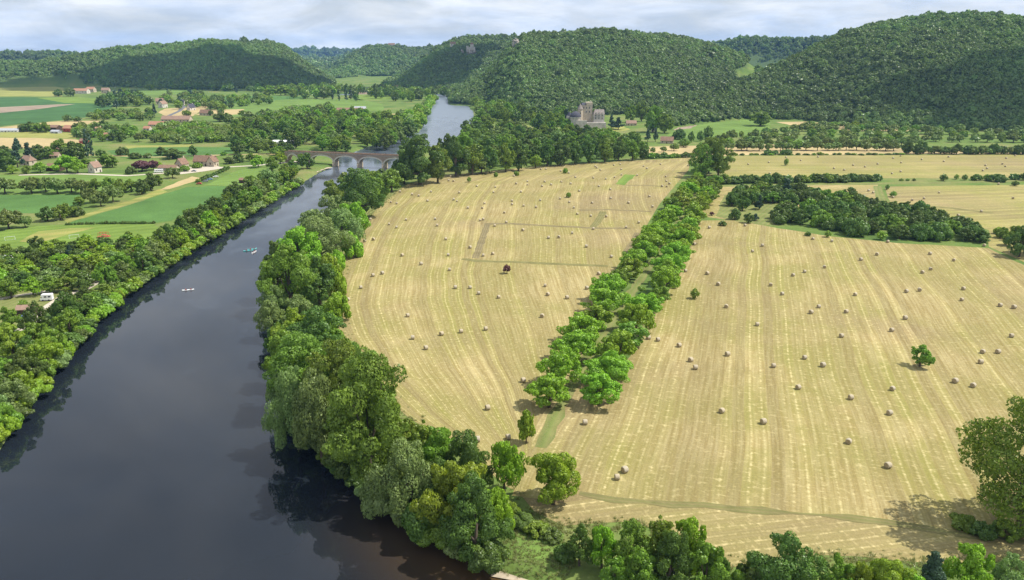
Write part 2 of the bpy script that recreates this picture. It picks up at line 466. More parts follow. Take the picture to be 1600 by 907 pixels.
# ridge lines: (column, row of the skyline, distance of the crest, row of the foot)
HILLS = [
    ('west', [(-500, 80, 3000, 132), (-100, 92, 2900, 132), (60, 92, 2850, 131), (120, 80, 2850, 134), (190, 70, 2850, 138), (290, 64.5, 2850, 140), (330, 60, 2850, 140), (380, 62.5, 2800, 140),
              (420, 61, 2750, 139), (442, 67, 2700, 138), (462, 82, 2650, 137), (490, 106, 2550, 136), (520, 131, 2450, 135), (540, 136, 2400, 134)]),
    ('westfar', [(-500, 74, 4200, 110), (0, 78, 4200, 110), (30, 81, 4200, 110), (78, 76, 4200, 110), (108, 78, 4200, 110), (160, 92, 4200, 110)]),
    ('gap', [(380, 84, 8000, 92), (430, 77, 8000, 92), (480, 74.5, 8000, 92), (560, 76, 8000, 92), (640, 80, 8000, 92), (700, 84, 8000, 92)]),
    ('gap2', [(455, 104, 5200, 106), (520, 92, 5200, 106), (560, 80, 5200, 106), (610, 77, 5200, 106), (660, 90, 5200, 106)]),
    ('middle', [(500, 124, 3500, 126), (520, 108, 3600, 124), (545, 88, 3700, 122), (572, 71.5, 3800, 120), (600, 70, 3800, 120), (640, 73.5, 3800, 120), (680, 71, 3900, 120), (740, 76, 3900, 120), (800, 90, 3900, 120)]),
    ('castle', [(590, 139, 2400, 140), (620, 125, 2450, 142), (650, 100, 2550, 143), (682, 73, 2650, 144), (704, 61, 2700, 145), (737, 54.5, 2700, 146), (790, 53.5, 2700, 148), (830, 56, 2700, 150), (900, 70, 2700, 150), (980, 90, 2700, 150)]),
    ('central', [(695, 150, 1650, 152), (725, 137, 1650, 158), (760, 108, 1700, 164), (795, 72, 1750, 172), (816, 50, 1800, 176), (860, 50.5, 1850, 180), (900, 52, 1850, 182), (950, 48.5, 1850, 182),
                 (1000, 49.5, 1850, 180), (1050, 53, 1850, 177), (1100, 63, 1800, 174), (1150, 79, 1750, 170), (1185, 98, 1700, 165), (1215, 125, 1650, 160), (1240, 150, 1600, 158)]),
    ('eastgap', [(1040, 80, 3000, 120), (1090, 66, 3000, 118), (1130, 60, 3000, 116), (1165, 54.5, 3000, 114), (1200, 56, 3000, 114), (1240, 55.5, 3000, 114), (1290, 54, 3000, 114), (1400, 50, 3000, 114)]),
    ('east', [(1035, 168, 1180, 171), (1070, 157, 1230, 174), (1110, 143, 1300, 178), (1170, 119, 1380, 183), (1205, 102, 1430, 186), (1245, 82, 1490, 189), (1282, 63, 1540, 191), (1312, 47, 1590, 193),
              (1352, 36, 1640, 197), (1400, 27, 1690, 202), (1450, 23, 1700, 204), (1530, 23, 1700, 206), (1600, 25.5, 1700, 208), (1800, 26, 1700, 214), (2300, 34, 1700, 224)]),
]
def hills_z(x, y):
    az = np.arctan2(x, y); r_ = np.hypot(x, y)
    z = np.zeros_like(x)
    for name, pts in HILLS:
        A = np.array([azpx(p[0]) for p in pts])
        ca = np.cos(A)
        rr = np.array([p[2] for p in pts], float)
        rb, hr = [], []
        for (px, py, dist, pb) in pts:
            g = G(px, pb); rb.append(math.hypot(g.x, g.y))
            d = ray(px, py)
            hr.append(max(0.0, CAM_H + dist * d[2] / math.hypot(d[0], d[1]) - (11.0 + 0.0022 * max(0, dist - 1800))))
        rb = np.minimum(np.array(rb), rr - 120)
        RR = np.interp(az, A, rr); RB = np.interp(az, A, rb); HR = np.interp(az, A, hr, left=0, right=0)
        t = (r_ - RB) / (RR - RB)
        tt = np.clip(t, 0, 1)
        S = np.sin(tt * math.pi / 2) ** 1.15
        S = np.where(t > 1, np.clip(1 - 0.35 * (t - 1), 0.35, 1), S)
        # gullies and shoulders
        gl = (np.sin(x / 95 + 1.3 * np.sin(y / 140)) + np.sin(x / 43 + y / 120 + 2) * 0.6 + np.sin(y / 61 - x / 170) * 0.5)
        S = S * (1 + 0.085 * gl * np.sin(np.clip(t, 0, 1) * math.pi))
        z = np.maximum(z, HR * np.where(t <= 0, 0, S))
    return z
def ground_z(x, y):
    x = np.asarray(x, float); y = np.asarray(y, float)
    sd = poly_sd(x, y, RP)
    s = np.clip((sd + 4.0) / 7.5, 0, 1)
    s = s * s * (3 - 2 * s)
    return hills_z(x, y) - 3.6 * (1 - s), sd
def hit(px, py):
    """where the sight line of a pixel meets the terrain"""
    d = ray(px, py)
    t = np.linspace(80, 9000, 6000) / math.hypot(d[0], d[1])
    X, Y, Z = d[0] * t, d[1] * t, CAM_H + d[2] * t
    h = hills_z(X, Y)
    k = np.argmax(Z < h) if np.any(Z < h) else len(t) - 1
    return Vector((X[k], Y[k], h[k]))
CLEAR = np.array([(p.x, p.y) for p in [hit(*q) for q in [(1148, 112), (1165, 104), (1192, 106), (1178, 118), (1150, 122)]]])
az = np.radians(np.linspace(-72, 72, 470))
rad = [70.0]
while rad[-1] < 12000:
    rad.append(rad[-1] * (1.0115 if rad[-1] < 2600 else 1.03))
rad = np.array(rad)
AA, RRR = np.meshgrid(az, rad)
GX, GY = RRR * np.sin(AA), RRR * np.cos(AA)
GZ, GSD = ground_z(GX, GY)
HZ = hills_z(GX, GY)
nr, na = GX.shape
idx = np.arange(nr * na).reshape(nr, na)
faces = np.stack([idx[:-1, :-1], idx[:-1, 1:], idx[1:, 1:], idx[1:, :-1]], -1).reshape(-1, 4)
me = bpy.data.meshes.new('ground')
me.vertices.add(nr * na)
me.vertices.foreach_set('co', np.stack([GX, GY, GZ], -1).ravel())
me.loops.add(len(faces) * 4)
me.loops.foreach_set('vertex_index', faces[:, ::-1].ravel())
me.polygons.add(len(faces))
me.polygons.foreach_set('loop_start', np.arange(len(faces)) * 4)
me.polygons.foreach_set('use_smooth', np.ones(len(faces), bool))
me.update(calc_edges=True)
me.attributes.new('bank', 'FLOAT', 'POINT').data.foreach_set('value', (np.clip(1.0 - (GSD + 1.5) / 1.5, 0, 1) * (RRR < 650)).ravel())
me.attributes.new('wood', 'FLOAT', 'POINT').data.foreach_set('value', (np.clip((HZ - 1.0) / 4.0, 0, 1) * (poly_sd(GX, GY, CLEAR) > 0)).ravel())
me.materials.append(GROUND)
gr = link_mesh('ground', me); gr['kind'] = 'structure'
# water surface, a sheet that the banks rise out of
wx, wy = np.meshgrid(np.linspace(-420, 320, 150), np.concatenate([np.linspace(-60, 420, 130), np.linspace(430, 2100, 90)]))
wsd = poly_sd(wx, wy, RP)
keep = wsd < 9.0
wi = -np.ones(wx.shape, int)
cell = keep[:-1, :-1] | keep[1:, :-1] | keep[:-1, 1:] | keep[1:, 1:]
used = np.zeros(wx.shape, bool)
for dy in (0, 1):
    for dx in (0, 1):
        used[dy:dy + cell.shape[0], dx:dx + cell.shape[1]] |= cell
wi[used] = np.arange(used.sum())
cy, cx = np.nonzero(cell)
wf = np.stack([wi[cy, cx], wi[cy, cx + 1], wi[cy + 1, cx + 1], wi[cy + 1, cx]], -1)
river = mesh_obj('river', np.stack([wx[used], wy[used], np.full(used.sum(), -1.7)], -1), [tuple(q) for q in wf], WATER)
sh = np.clip(1 - (-wsd[used] - 2) / 22.0, 0, 1) * np.clip((wx[used] + 50) / 45, 0, 1) * np.clip((175 - wy[used]) / 25, 0, 1)
river.data.attributes.new('shallow', 'FLOAT', 'POINT').data.foreach_set('value', sh)
river['kind'] = 'structure'

# ------------------------------------------------------------------ fields, strips and tracks: sheets laid on the flat valley floor
LAYER = [0]
def sheet(name, pts, mat, ang=0.0, z=None, world=False):
    P = [Vector(p) for p in pts] if world else [G(*p) for p in pts]
    if z is None:
        z = 0.04
    Q = []
    for a, b_ in zip(P, P[1:] + P[:1]):          # uneven, hand-mown edges
        k = max(1, min(40, int((b_ - a).length / (5 + 0.006 * a.length))))
        nn = Vector((b_.y - a.y, a.x - b_.x, 0)).normalized()
        amp = 0.35 + 0.0006 * a.length
        Q += [a.lerp(b_, i / k) + (nn * random.uniform(-amp, amp) if i else Vector((0, 0, 0))) for i in range(k)]
    P = Q
    bm = bmesh.new()
    f = bm.faces.new([bm.verts.new((p.x, p.y, z)) for p in P])
    if f.normal.z < 0 or f.calc_area() and (f.normal_update() or f.normal.z < 0):
        f.normal_flip()
    bmesh.ops.triangulate(bm, faces=bm.faces[:])
    uv = bm.loops.layers.uv.new('metres')
    c, s = math.cos(ang), math.sin(ang)
    for fc in bm.faces:
        for lp in fc.loops:
            x, y = lp.vert.co.x, lp.vert.co.y
            lp[uv].uv = (x * c - y * s, x * s + y * c)
    me = bpy.data.meshes.new(name)
    bm.to_mesh(me); bm.free()
    me.materials.append(mat)
    o = link_mesh(name, me)
    o['kind'] = 'structure'
    return o
def ribbon(name, pts, width, mat, z=0.08, world=False, wobble=0.0):
    """a strip of even width along a line; u across, v along"""
    P = [Vector(p) for p in pts] if world else [G(*p) for p in pts]
    Q = [P[0]]
    for a, b_ in zip(P[:-1], P[1:]):
        k = max(1, int((b_ - a).length / 6))
        Q += [a.lerp(b_, (i + 1) / k) for i in range(k)]
    vs, fs, uvs = [], [], []
    run = 0.0
    for i, p in enumerate(Q):
        d = (Q[min(i + 1, len(Q) - 1)] - Q[max(i - 1, 0)]).normalized()
        s = Vector((d.y, -d.x, 0))
        if i:
            run += (p - Q[i - 1]).length
        wl_, wr_ = width / 2 + random.uniform(-wobble, wobble), width / 2 + random.uniform(-wobble, wobble)
        vs += [(p.x - s.x * wl_, p.y - s.y * wl_, z), (p.x + s.x * wr_, p.y + s.y * wr_, z)]
        uvs += [(-wl_, run), (wr_, run)]
    for i in range(len(Q) - 1):
        fs.append((2 * i, 2 * i + 1, 2 * i + 3, 2 * i + 2))
    o = mesh_obj(name, vs, fs, mat)
    uv = o.data.uv_layers.new(name='metres')
    for lp in o.data.loops:
        uv.data[lp.index].uv = uvs[lp.vertex_index]
    o['kind'] = 'structure'
    return o
def resample(P, k):
    L = [0.0]
    for a, b_ in zip(P[:-1], P[1:]):
        L.append(L[-1] + (b_ - a).length)
    out = []
    for i in range(k):
        s = L[-1] * i / (k - 1)
        j = min(max(np.searchsorted(L, s) - 1, 0), len(P) - 2)
        t = (s - L[j]) / max(1e-6, L[j + 1] - L[j])
        out.append(P[j].lerp(P[j + 1], t))
    return out
# the hay field beside the river: its swaths run from edge to edge like a fan
EDGE_L = [G(*q) for q in [(790, 760), (735, 712), (640, 655), (570, 590), (533, 530), (517, 480), (524, 440), (545, 395), (562, 360), (590, 325), (632, 290), (690, 274), (745, 270)]]
EDGE_R = [G(*q) for q in [(812, 770), (830, 700), (845, 640), (872, 590), (905, 520), (940, 460), (965, 415), (1000, 370), (1030, 320), (1055, 290), (1076, 266), (1080, 252), (1078, 251)]]
EL, ER = resample(EDGE_L, 70), resample(EDGE_R, 70)
vs, fs, uvs = [], [], []
nu = 60
run = 0.0
for i in range(70):
    if i:
        run += (((EL[i] + ER[i]) - (EL[i - 1] + ER[i - 1])) / 2).length
    for j in range(nu + 1):
        p = EL[i].lerp(ER[i], j / nu)
        dl, dr = (p - EL[i]).length, (p - ER[i]).length
        vs.append((p.x, p.y, 0.04)); uvs.append((j / nu * (60.0 + 0.6 * (dl + dr)), run))
for i in range(69):
    for j in range(nu):
        a = i * (nu + 1) + j
        fs.append((a, a + 1, a + nu + 2, a + nu + 1))
o = mesh_obj('hay_field', vs, fs, HAY)
uv = o.data.uv_layers.new(name='metres')
for lp in o.data.loops:
    uv.data[lp.index].uv = uvs[lp.vertex_index]
o['kind'] = 'structure'
sheet('hay_field', [(745, 270), (800, 264), (900, 256), (1000, 251), (1078, 247), (1080, 252)], HAY, R(14), 0.035)
sheet('hay_field', [(800, 775), (828, 705), (870, 664), (925, 642), (962, 592), (1008, 515), (1048, 448), (1076, 392), (1094, 345), (1150, 345), (1215, 357), (1300, 370), (1400, 380), (1545, 388),
                    (1610, 420), (1750, 480), (1850, 640), (1760, 800), (1600, 838), (1440, 822), (1200, 797), (1000, 782), (900, 772), (860, 782)], HAY, R(16.5), 0.035)
sheet('hay_headland', [(815, 775), (860, 782), (900, 772), (1000, 782), (1200, 797), (1440, 822), (1600, 838), (1760, 800), (1800, 900), (1600, 878), (1450, 880), (1290, 868), (1180, 880), (1130, 890),
                       (1080, 850), (990, 815), (930, 818), (880, 822), (835, 800)], HAY3, R(78), 0.03)
sheet('hay_field', [(1090, 338), (1115, 300), (1125, 290), (1372, 289), (1384, 322), (1300, 330), (1200, 352)], HAY, R(60), 0.03)
sheet('hay_field', [(1382, 292), (1600, 289), (1760, 300), (1800, 400), (1620, 418), (1545, 386), (1545, 360), (1480, 338), (1392, 324)], HAY2, R(80), 0.032)
sheet('hay_field', [(1128, 281), (1132, 258), (1150, 244), (1300, 243), (1600, 242), (1900, 250), (1900, 284), (1600, 278), (1370, 279)], HAY2, R(88), 0.03)
sheet('dry_grass', [(1000, 243), (1000, 230), (1080, 228), (1200, 226), (1290, 229), (1420, 232), (1900, 232), (1900, 247), (1600, 241), (1150, 243), (1090, 247)], STUBBLE, R(85), 0.03)
sheet('meadow', [(1095, 262), (1040, 246), (1090, 247), (1130, 246), (1140, 262)], MEADOW_Y, 0.2, 0.028)
sheet('meadow', [(1040, 214), (1060, 198), (1120, 188), (1195, 187), (1205, 196), (1195, 208), (1120, 214)], MEADOW_B, R(40), 0.03)
sheet('bare_patch', [(1052, 204), (1064, 197), (1092, 194), (1080, 201)], SOIL, 0.3, 0.06)
sheet('stubble_field', [(1212, 191), (1280, 190), (1370, 197), (1440, 205), (1430, 207), (1340, 205), (1240, 197)], STUBBLE, R(80), 0.03)
sheet('grass_clearing', [(792, 198), (800, 193), (822, 195), (834, 203), (832, 213), (815, 212)], MEADOW_Y, 0.4, 0.03)
sheet('grass_clearing', [(908, 208), (930, 201), (975, 198), (985, 203), (940, 210), (915, 213)], MEADOW_Y, 0.4, 0.03)
sheet('thicket_clearing', [(1118, 338), (1132, 305), (1170, 300), (1225, 300), (1235, 325), (1205, 352), (1160, 348)], VERGE, R(30), 0.05)
sheet('hay_headland', [(806, 772), (850, 702), (872, 664), (927, 643), (965, 594), (935, 575), (905, 540), (870, 590), (843, 640), (828, 700)], HAY3, R(16), 0.022)
ribbon('grass_track', [(846, 700), (868, 650), (890, 610), (918, 560), (955, 500), (1000, 440), (1040, 380), (1070, 330), (1095, 295), (1105, 280)], 4.2, VERGE, 0.07, wobble=0.8)
ribbon('grass_strip', [(905, 772), (960, 780), (1050, 790), (1150, 795), (1280, 805), (1380, 818), (1460, 830), (1620, 850)], 2.0, STRIPG, 0.08, wobble=0.9)
ribbon('worn_strip', [(762, 351), (753, 375), (743, 404)], 4.0, STRIPB, 0.08, wobble=0.4)
ribbon('unmown_strip', [(757, 350), (800, 350), (850, 353), (900, 355), (926, 357), (985, 357)], 3.6, STRIPB, 0.09, wobble=0.5)
ribbon('unmown_strip', [(926, 356), (935, 345), (943, 331)], 4.5, STRIPG, 0.085, wobble=0.4)
ribbon('unmown_strip', [(905, 329), (950, 328), (1018, 331)], 3.0, STRIPB, 0.09, wobble=0.4)
ribbon('unmown_strip', [(722, 405), (745, 408), (800, 410), (870, 413), (950, 416)], 3.4, STRIPG, 0.1, wobble=0.6)
ribbon('worn_strip', [(976, 398), (988, 380), (997, 364)], 3.5, STRIPB, 0.08, wobble=0.3)
sheet('unmown_patch', [(962, 288), (976, 273), (994, 274), (976, 290)], MEADOW, 0.3, 0.09)
ribbon('worn_strip', [(978, 290), (1010, 290), (1036, 292)], 2.6, STRIPB, 0.085, wobble=0.3)
ribbon('grass_strip', [(1112, 291), (1200, 290), (1370, 287), (1450, 286), (1600, 283), (1700, 282)], 8.0, VERGE, 0.07, wobble=0.8)
ribbon('grass_strip', [(1371, 291), (1375, 306), (1382, 321)], 6.0, VERGE, 0.075, wobble=0.5)
ribbon('unmown_strip', [(1382, 316), (1430, 321), (1480, 325), (1530, 331), (1552, 333)], 4.0, STRIPG, 0.075, wobble=0.6)
sheet('field_verge', [(640, 290), (600, 322), (570, 358), (553, 395), (532, 440), (522, 480), (528, 510), (505, 500), (508, 440), (530, 390), (560, 345), (600, 305)], VERGE, 0.1, 0.025)
sheet('grass_bank', [(806, 866), (806, 808), (835, 809), (882, 835), (876, 862), (850, 876)], MEADOW_B, 0.5, 0.05)
ribbon('sand_bank', [(770, 884), (800, 890), (830, 899), (870, 910)], 3.5, SAND, -1.45, wobble=0.4)
ribbon('sand_bank', [(490, 268), (503, 263), (516, 260)], 5.0, SAND, -0.9, wobble=0.5)
# left side of the valley
sheet('hillside_meadow', [(-150, 131), (0, 131), (60, 131), (100, 138), (97, 151), (0, 151), (-150, 151)], MEADOW_Y, R(60), 0.04)
sheet('bean_field', [(-200, 152), (95, 152.5), (152, 153), (178, 165), (170, 172), (132, 184), (60, 192), (0, 197), (-200, 205)], CROP_D, R(60), 0.04)
sheet('meadow', [(55, 153), (110, 152), (152, 154), (152, 162), (100, 161)], MEADOW, R(60), 0.10)
sheet('ploughed_strip', [(-200, 172), (0, 168), (90, 163.5), (118, 163), (60, 171), (0, 177), (-200, 184)], SOIL, R(70), 0.12)
sheet('stubble_field', [(0, 199), (60, 193), (100, 189), (160, 189), (170, 193), (90, 197), (0, 203)], STUBBLE, R(70), 0.05)
sheet('meadow', [(-150, 205), (0, 205), (118, 208), (120, 217), (0, 215), (-150, 214)], MEADOW_Y, R(70), 0.045)
sheet('stubble_field', [(-200, 214), (0, 215.5), (60, 216), (118, 218), (136, 222), (120, 230), (0, 233), (-200, 234)], STUBBLE, R(75), 0.05)
sheet('bean_field', [(165, 236), (215, 231), (300, 230), (362, 231), (364, 240), (300, 246), (190, 247)], CROP, R(80), 0.05)
sheet('meadow', [(195, 228), (300, 226), (300, 231), (200, 233)], MEADOW_Y, R(80), 0.045)
sheet('meadow', [(-150, 273), (60, 275), (130, 272), (200, 271), (240, 275), (200, 300), (130, 306), (-150, 306)], MEADOW_B, R(80), 0.045)
sheet('bean_field', [(-150, 305), (60, 305), (130, 304), (125, 318), (110, 326), (60, 334), (-150, 334)], CROP, R(82), 0.05)
sheet('bean_field', [(104, 350), (150, 336), (210, 318), (265, 301), (290, 293), (330, 291), (378, 291), (345, 308), (300, 328), (268, 345), (240, 349)], CROP, R(60), 0.055)
sheet('meadow', [(100, 345), (150, 330), (220, 308), (250, 295), (262, 300), (200, 320), (140, 338), (105, 349)], MEADOW_Y, R(60), 0.048)
sheet('straw_strip', [(250, 297), (262, 291), (300, 276), (315, 279), (300, 285), (264, 296)], STUBBLE, R(50), 0.055)
sheet('mown_lawn', [(318, 290), (338, 282), (362, 270), (395, 261), (430, 264), (405, 275), (375, 291)], MEADOW_B, R(50), 0.05)
sheet('sports_meadow', [(-100, 362), (0, 361), (60, 354), (110, 351), (240, 350.5), (248, 356), (236, 376), (180, 380), (90, 384), (40, 390), (-100, 400)], MEADOW, R(60), 0.05)
sheet('worn_meadow', [(30, 378), (60, 362), (110, 357), (150, 356), (110, 366), (60, 380)], MEADOW_Y, R(60), 0.08)
sheet('meadow', [(340, 170), (390, 158), (430, 155), (560, 155), (598, 163), (600, 172), (560, 177), (480, 172), (420, 172), (372, 182), (340, 182)], MEADOW_B, R(75), 0.05)
sheet('bean_field', [(300, 152), (420, 150), (500, 152), (430, 157), (340, 163)], CROP, R(75), 0.06)
sheet('stubble_field', [(305, 180), (330, 172), (382, 171), (372, 179), (340, 181)], STUBBLE, R(75), 0.07)
sheet('meadow', [(215, 141), (310, 139), (310, 147), (225, 149)], MEADOW_B, R(70), 0.05)
sheet('stubble_field', [(247, 176), (258, 170), (330, 166), (300, 182), (262, 184)], STUBBLE, R(70), 0.055)
sheet('stubble_field', [(560, 143), (600, 141), (648, 143), (645, 148), (560, 148)], SOIL, R(75), 0.05)
sheet('meadow', [(556, 148), (650, 147), (648, 155), (560, 157)], MEADOW, R(75), 0.05)
sheet('stubble_field', [(585, 188), (610, 178), (640, 178), (640, 190), (612, 196)], STUBBLE, R(75), 0.05)
ribbon('road', [(30, 274), (120, 272), (200, 275), (256, 271), (300, 268), (345, 262), (400, 259), (470, 252)], 5.5, GRAVEL, 0.10)
sheet('farmyard', [(262, 270), (290, 262), (340, 260), (352, 263), (320, 268), (280, 273)], GRAVEL, 0.0, 0.09)
ribbon('road', [(60, 241), (160, 243), (240, 246), (330, 243), (420, 241), (460, 243)], 6.0, STUBBLE, 0.08)
ribbon('road', [(262, 182), (280, 174), (288, 167), (270, 160)], 7.0, ASPH, 0.09)
ribbon('camp_track', [(28, 518), (45, 506), (62, 490), (75, 478), (95, 465), (135, 452), (180, 425), (210, 400)], 3.0, GRAVEL, 0.08)
ribbon('camp_track', [(0, 468), (30, 462), (78, 455)], 3.0, GRAVEL, 0.075)
sheet('camp_lawn', [(-60, 540), (0, 520), (60, 500), (90, 470), (150, 445), (215, 400), (225, 385), (90, 388), (0, 396), (-60, 410)], VERGE, 0.3, 0.03)

# ------------------------------------------------------------------ trees
def crown_arrays(rs, nl, a, cb, n, leaf, shape, lr=(0.22, 0.46), droop=0.0, fill=0.8):
    """leaf faces of one crown: radius about 1, from z = cb*a to a"""
    lobes = []
    zc0, zc1 = cb * a, a
    def prof(t):
        if shape == 'round':
            return math.sqrt(max(0.02, 1 - (2 * t - 0.85) ** 2)) * 0.95
        if shape == 'dome':
            return math.sqrt(max(0.02, 1 - (t * 0.98) ** 2.4))
        if shape == 'tall':
            return 0.35 + 0.65 * math.sin(math.pi * min(1, 0.15 + t * 0.85)) ** 0.8
        return 1.0 - 0.93 * t
    if nl <= 16:
        for i in range(nl):
            t = (i + rs.random()) / nl
            rad_ = prof(t)
            l_r = rs.uniform(*lr) * (0.55 + 0.45 * rad_)
            ph = i * 2.399 + rs.uniform(-0.5, 0.5)
            rr_ = max(0.0, rad_ - l_r * 0.80) * rs.uniform(0.62, 1.22)
            z = zc0 + l_r * 0.8 + t * (zc1 - zc0 - l_r * 1.75)
            lobes.append((rr_ * math.cos(ph), rr_ * math.sin(ph), z, l_r, rs.uniform(0.75, 1.05)))
    else:                                   # main limbs, each carrying a cluster of sprays
        nm = max(12, int(nl / 2.1))
        for i in range(nm):
            t = (i + rs.random()) / nm
            rad_ = prof(t)
            m_r = rs.uniform(0.26, 0.46) * (0.65 + 0.35 * rad_)
            ph = i * 2.399 + rs.uniform(-0.6, 0.6)
            rr_ = max(0.0, rad_ - m_r * 0.75) * rs.uniform(0.55, 1.20)
            z = zc0 + m_r * 0.8 + t * (zc1 - zc0 - m_r * 1.7) * rs.uniform(0.92, 1.06)
            c_ = np.array([rr_ * math.cos(ph), rr_ * math.sin(ph), z])
            ns = 6
            lobes.append((*c_, m_r * 0.80, 0.85))
            for j in range(ns):
                d_ = rs.normal(size=3); d_ /= np.linalg.norm(d_)
                d_[2] = d_[2] * 0.8 + 0.1
                q_ = c_ + d_ * m_r * rs.uniform(0.6, 1.12)
                lobes.append((q_[0], q_[1], min(max(q_[2], zc0 + 0.02), zc1), m_r * rs.uniform(0.22, 0.52), rs.uniform(0.6, 0.95)))
        nl = len(lobes)
    L = np.array(lobes)
    wgt = L[:, 3] ** 2; wgt /= wgt.sum()
    k = rs.choice(nl, size=int(n * 1.7), p=wgt)
    d = rs.normal(size=(len(k), 3)); d /= np.linalg.norm(d, axis=1)[:, None]
    keep_ = (d[:, 2] > -0.55) | (rs.random(len(k)) < 0.35)
    k, d = k[keep_], d[keep_]
    rr2 = L[k, 3] * (fill + (1.08 - fill) * rs.random(len(k)))
    p = L[k, :3] + d * rr2[:, None] * np.stack([np.ones(len(k)), np.ones(len(k)), L[k, 4]], 1)
    if droop:
        p[:, 2] -= droop * rs.random(len(k)) * (np.hypot(p[:, 0], p[:, 1])) ** 2
    deep = np.zeros(len(p), bool)
    for j in range(nl):
        deep |= (np.linalg.norm(p - L[j, :3], axis=1) < 0.62 * L[j, 3]) & (k != j)
    p, d, k = p[~deep], d[~deep], k[~deep]
    if len(p) > n:
        p, d, k = p[:n], d[:n], k[:n]
    nrm = d + 0.75 * rs.normal(size=d.shape)
    nrm[:, 2] += 0.25
    nrm /= np.linalg.norm(nrm, axis=1)[:, None]
    flip = (nrm * d).sum(1) < 0
    nrm[flip] *= -1
    h = rs.normal(size=d.shape)
    s1 = np.cross(nrm, h); s1 /= np.linalg.norm(s1, axis=1)[:, None]
    s2 = np.cross(nrm, s1)
    sz = leaf * np.clip(np.exp(rs.normal(-0.08, 0.38, len(p))), 0.4, 2.0)[:, None]
    asp = rs.uniform(0.5, 0.85, len(p))[:, None]
    q = np.stack([p - s1 * sz, p - s2 * sz * asp - nrm * sz * 0.15, p + s1 * sz, p + s2 * sz * asp - nrm * sz * 0.15], 1)
    lobe_v = rs.random(nl)
    v = np.clip(0.55 * rs.random(len(p)) + 0.45 * lobe_v[k], 0, 1)
    sn = 0.34 * d + 0.66 * nrm
    sn /= np.linalg.norm(sn, axis=1)[:, None]
    return q, v, sn, L
def crown_mesh(name, seed, nl, a, cb, n, leaf, shape, mat, trunk=False, **kw):
    rs = np.random.default_rng(seed)
    q, v, sn, L = crown_arrays(rs, nl, a, cb, n, leaf, shape, **kw)
    q = q.copy(); q[:, :, 2] /= a
    nv = len(q) * 4
    verts = q.reshape(-1, 3)
    tv, tf = [], []
    if trunk:
        tb = trunk_mb(rs, a, L, 5)
        tv = [(x, y, z / a) for x, y, z in tb.v]; tf = tb.f
    me = bpy.data.meshes.new(name)
    allv = np.concatenate([verts, np.array(tv).reshape(-1, 3)]) if tv else verts
    me.vertices.add(len(allv)); me.vertices.foreach_set('co', allv.ravel())
    loops = list(range(nv)); starts = list(range(0, nv, 4))
    for f in tf:
        starts.append(len(loops)); loops += [i + nv for i in f]
    me.loops.add(len(loops)); me.loops.foreach_set('vertex_index', loops)
    me.polygons.add(len(starts)); me.polygons.foreach_set('loop_start', starts)
    me.update(calc_edges=True)
    at_ = me.attributes.new('v', 'FLOAT', 'POINT')
    at_.data.foreach_set('value', np.concatenate([np.repeat(v, 4), np.zeros(len(allv) - nv)]))
    me.materials.append(mat)
    if trunk:
        me.materials.append(BARK)
        me.polygons.foreach_set('material_index', [0] * len(q) + [1] * len(tf))
    me.polygons.foreach_set('use_smooth', [True] * len(starts))
    if not trunk:
        sn2 = sn.copy(); sn2[:, 2] *= 1.0
        me.normals_split_custom_set_from_vertices([tuple(x) for x in np.repeat(sn2, 4, axis=0)])
    me['lobes'] = [float(x) for x in L[:, :4].ravel()]
    return me
def trunk_mb(rs, a, L, n=7, r0=0.075):
    mb = MB()
    top = 0.62 * a
    bend = rs.uniform(-0.06, 0.06, 2)
    pts = [(0, 0, -0.03), (bend[0] * 0.4, bend[1] * 0.4, top * 0.3), (bend[0], bend[1], top * 0.65), (bend[0] * 0.6, bend[1] * 0.6, top)]
    mb.tube(pts, [r0 * 1.35, r0, r0 * 0.75, r0 * 0.35], n)
    order = np.argsort(-L[:, 3])[:6]
    for j in order:
        t = rs.uniform(0.28, 0.62)
        z0 = top * t
        x0, y0 = bend[0] * min(1, t / 0.65), bend[1] * min(1, t / 0.65)
        c = L[j]
        if c[2] < z0:
            z0 = max(0.12 * a, c[2] - 0.2)
        mid = ((x0 + c[0]) * 0.5, (y0 + c[1]) * 0.5, (z0 + c[2]) * 0.5 - 0.03)
        mb.tube([(x0, y0, z0), mid, (c[0], c[1], c[2])], [r0 * 0.55, r0 * 0.36, r0 * 0.14], 5)
    return mb
SPECIES = {   # shape, aspect height/radius, crown base, lobes, leaf size, leaf material, trunk radius
    'bright': ('dome', 1.75, 0.13, 24, 0.060, 'bright', 0.060),
    'green':  ('round', 2.0, 0.05, 24, 0.060, 'green', 0.060),
    'dark':   ('round', 2.0, 0.03, 24, 0.058, 'dark', 0.060),
    'ash':    ('tall', 2.6, 0.03, 34, 0.058, 'ash', 0.055),
    'willow': ('dome', 1.9, 0.06, 26, 0.052, 'willow', 0.060),
    'yellow': ('round', 1.9, 0.06, 22, 0.065, 'yellow', 0.060),
    'poplar': ('tall', 4.0, 0.10, 34, 0.075, 'green', 0.070),
    'open':   ('tall', 2.4, 0.02, 46, 0.055, 'green', 0.050),
    'blue':   ('cone', 3.0, 0.08, 26, 0.070, 'blue', 0.060),
    'cypress': ('tall', 6.0, 0.03, 26, 0.100, 'blue', 0.090),
    'copper': ('round', 2.0, 0.18, 14, 0.080, 'copper', 0.050),
    'olive':  ('dome', 1.55, 0.20, 20, 0.065, 'olive', 0.060),
    'bush':   ('dome', 1.35, 0.00, 14, 0.075, 'green', 0.045),
    'darkbush': ('dome', 1.45, 0.00, 16, 0.072, 'dark', 0.045),
    'willowbush': ('dome', 1.30, 0.00, 14, 0.070, 'willow', 0.045),
    'brightbush': ('dome', 1.40, 0.00, 14, 0.075, 'bright', 0.045),
}
LIB = {}
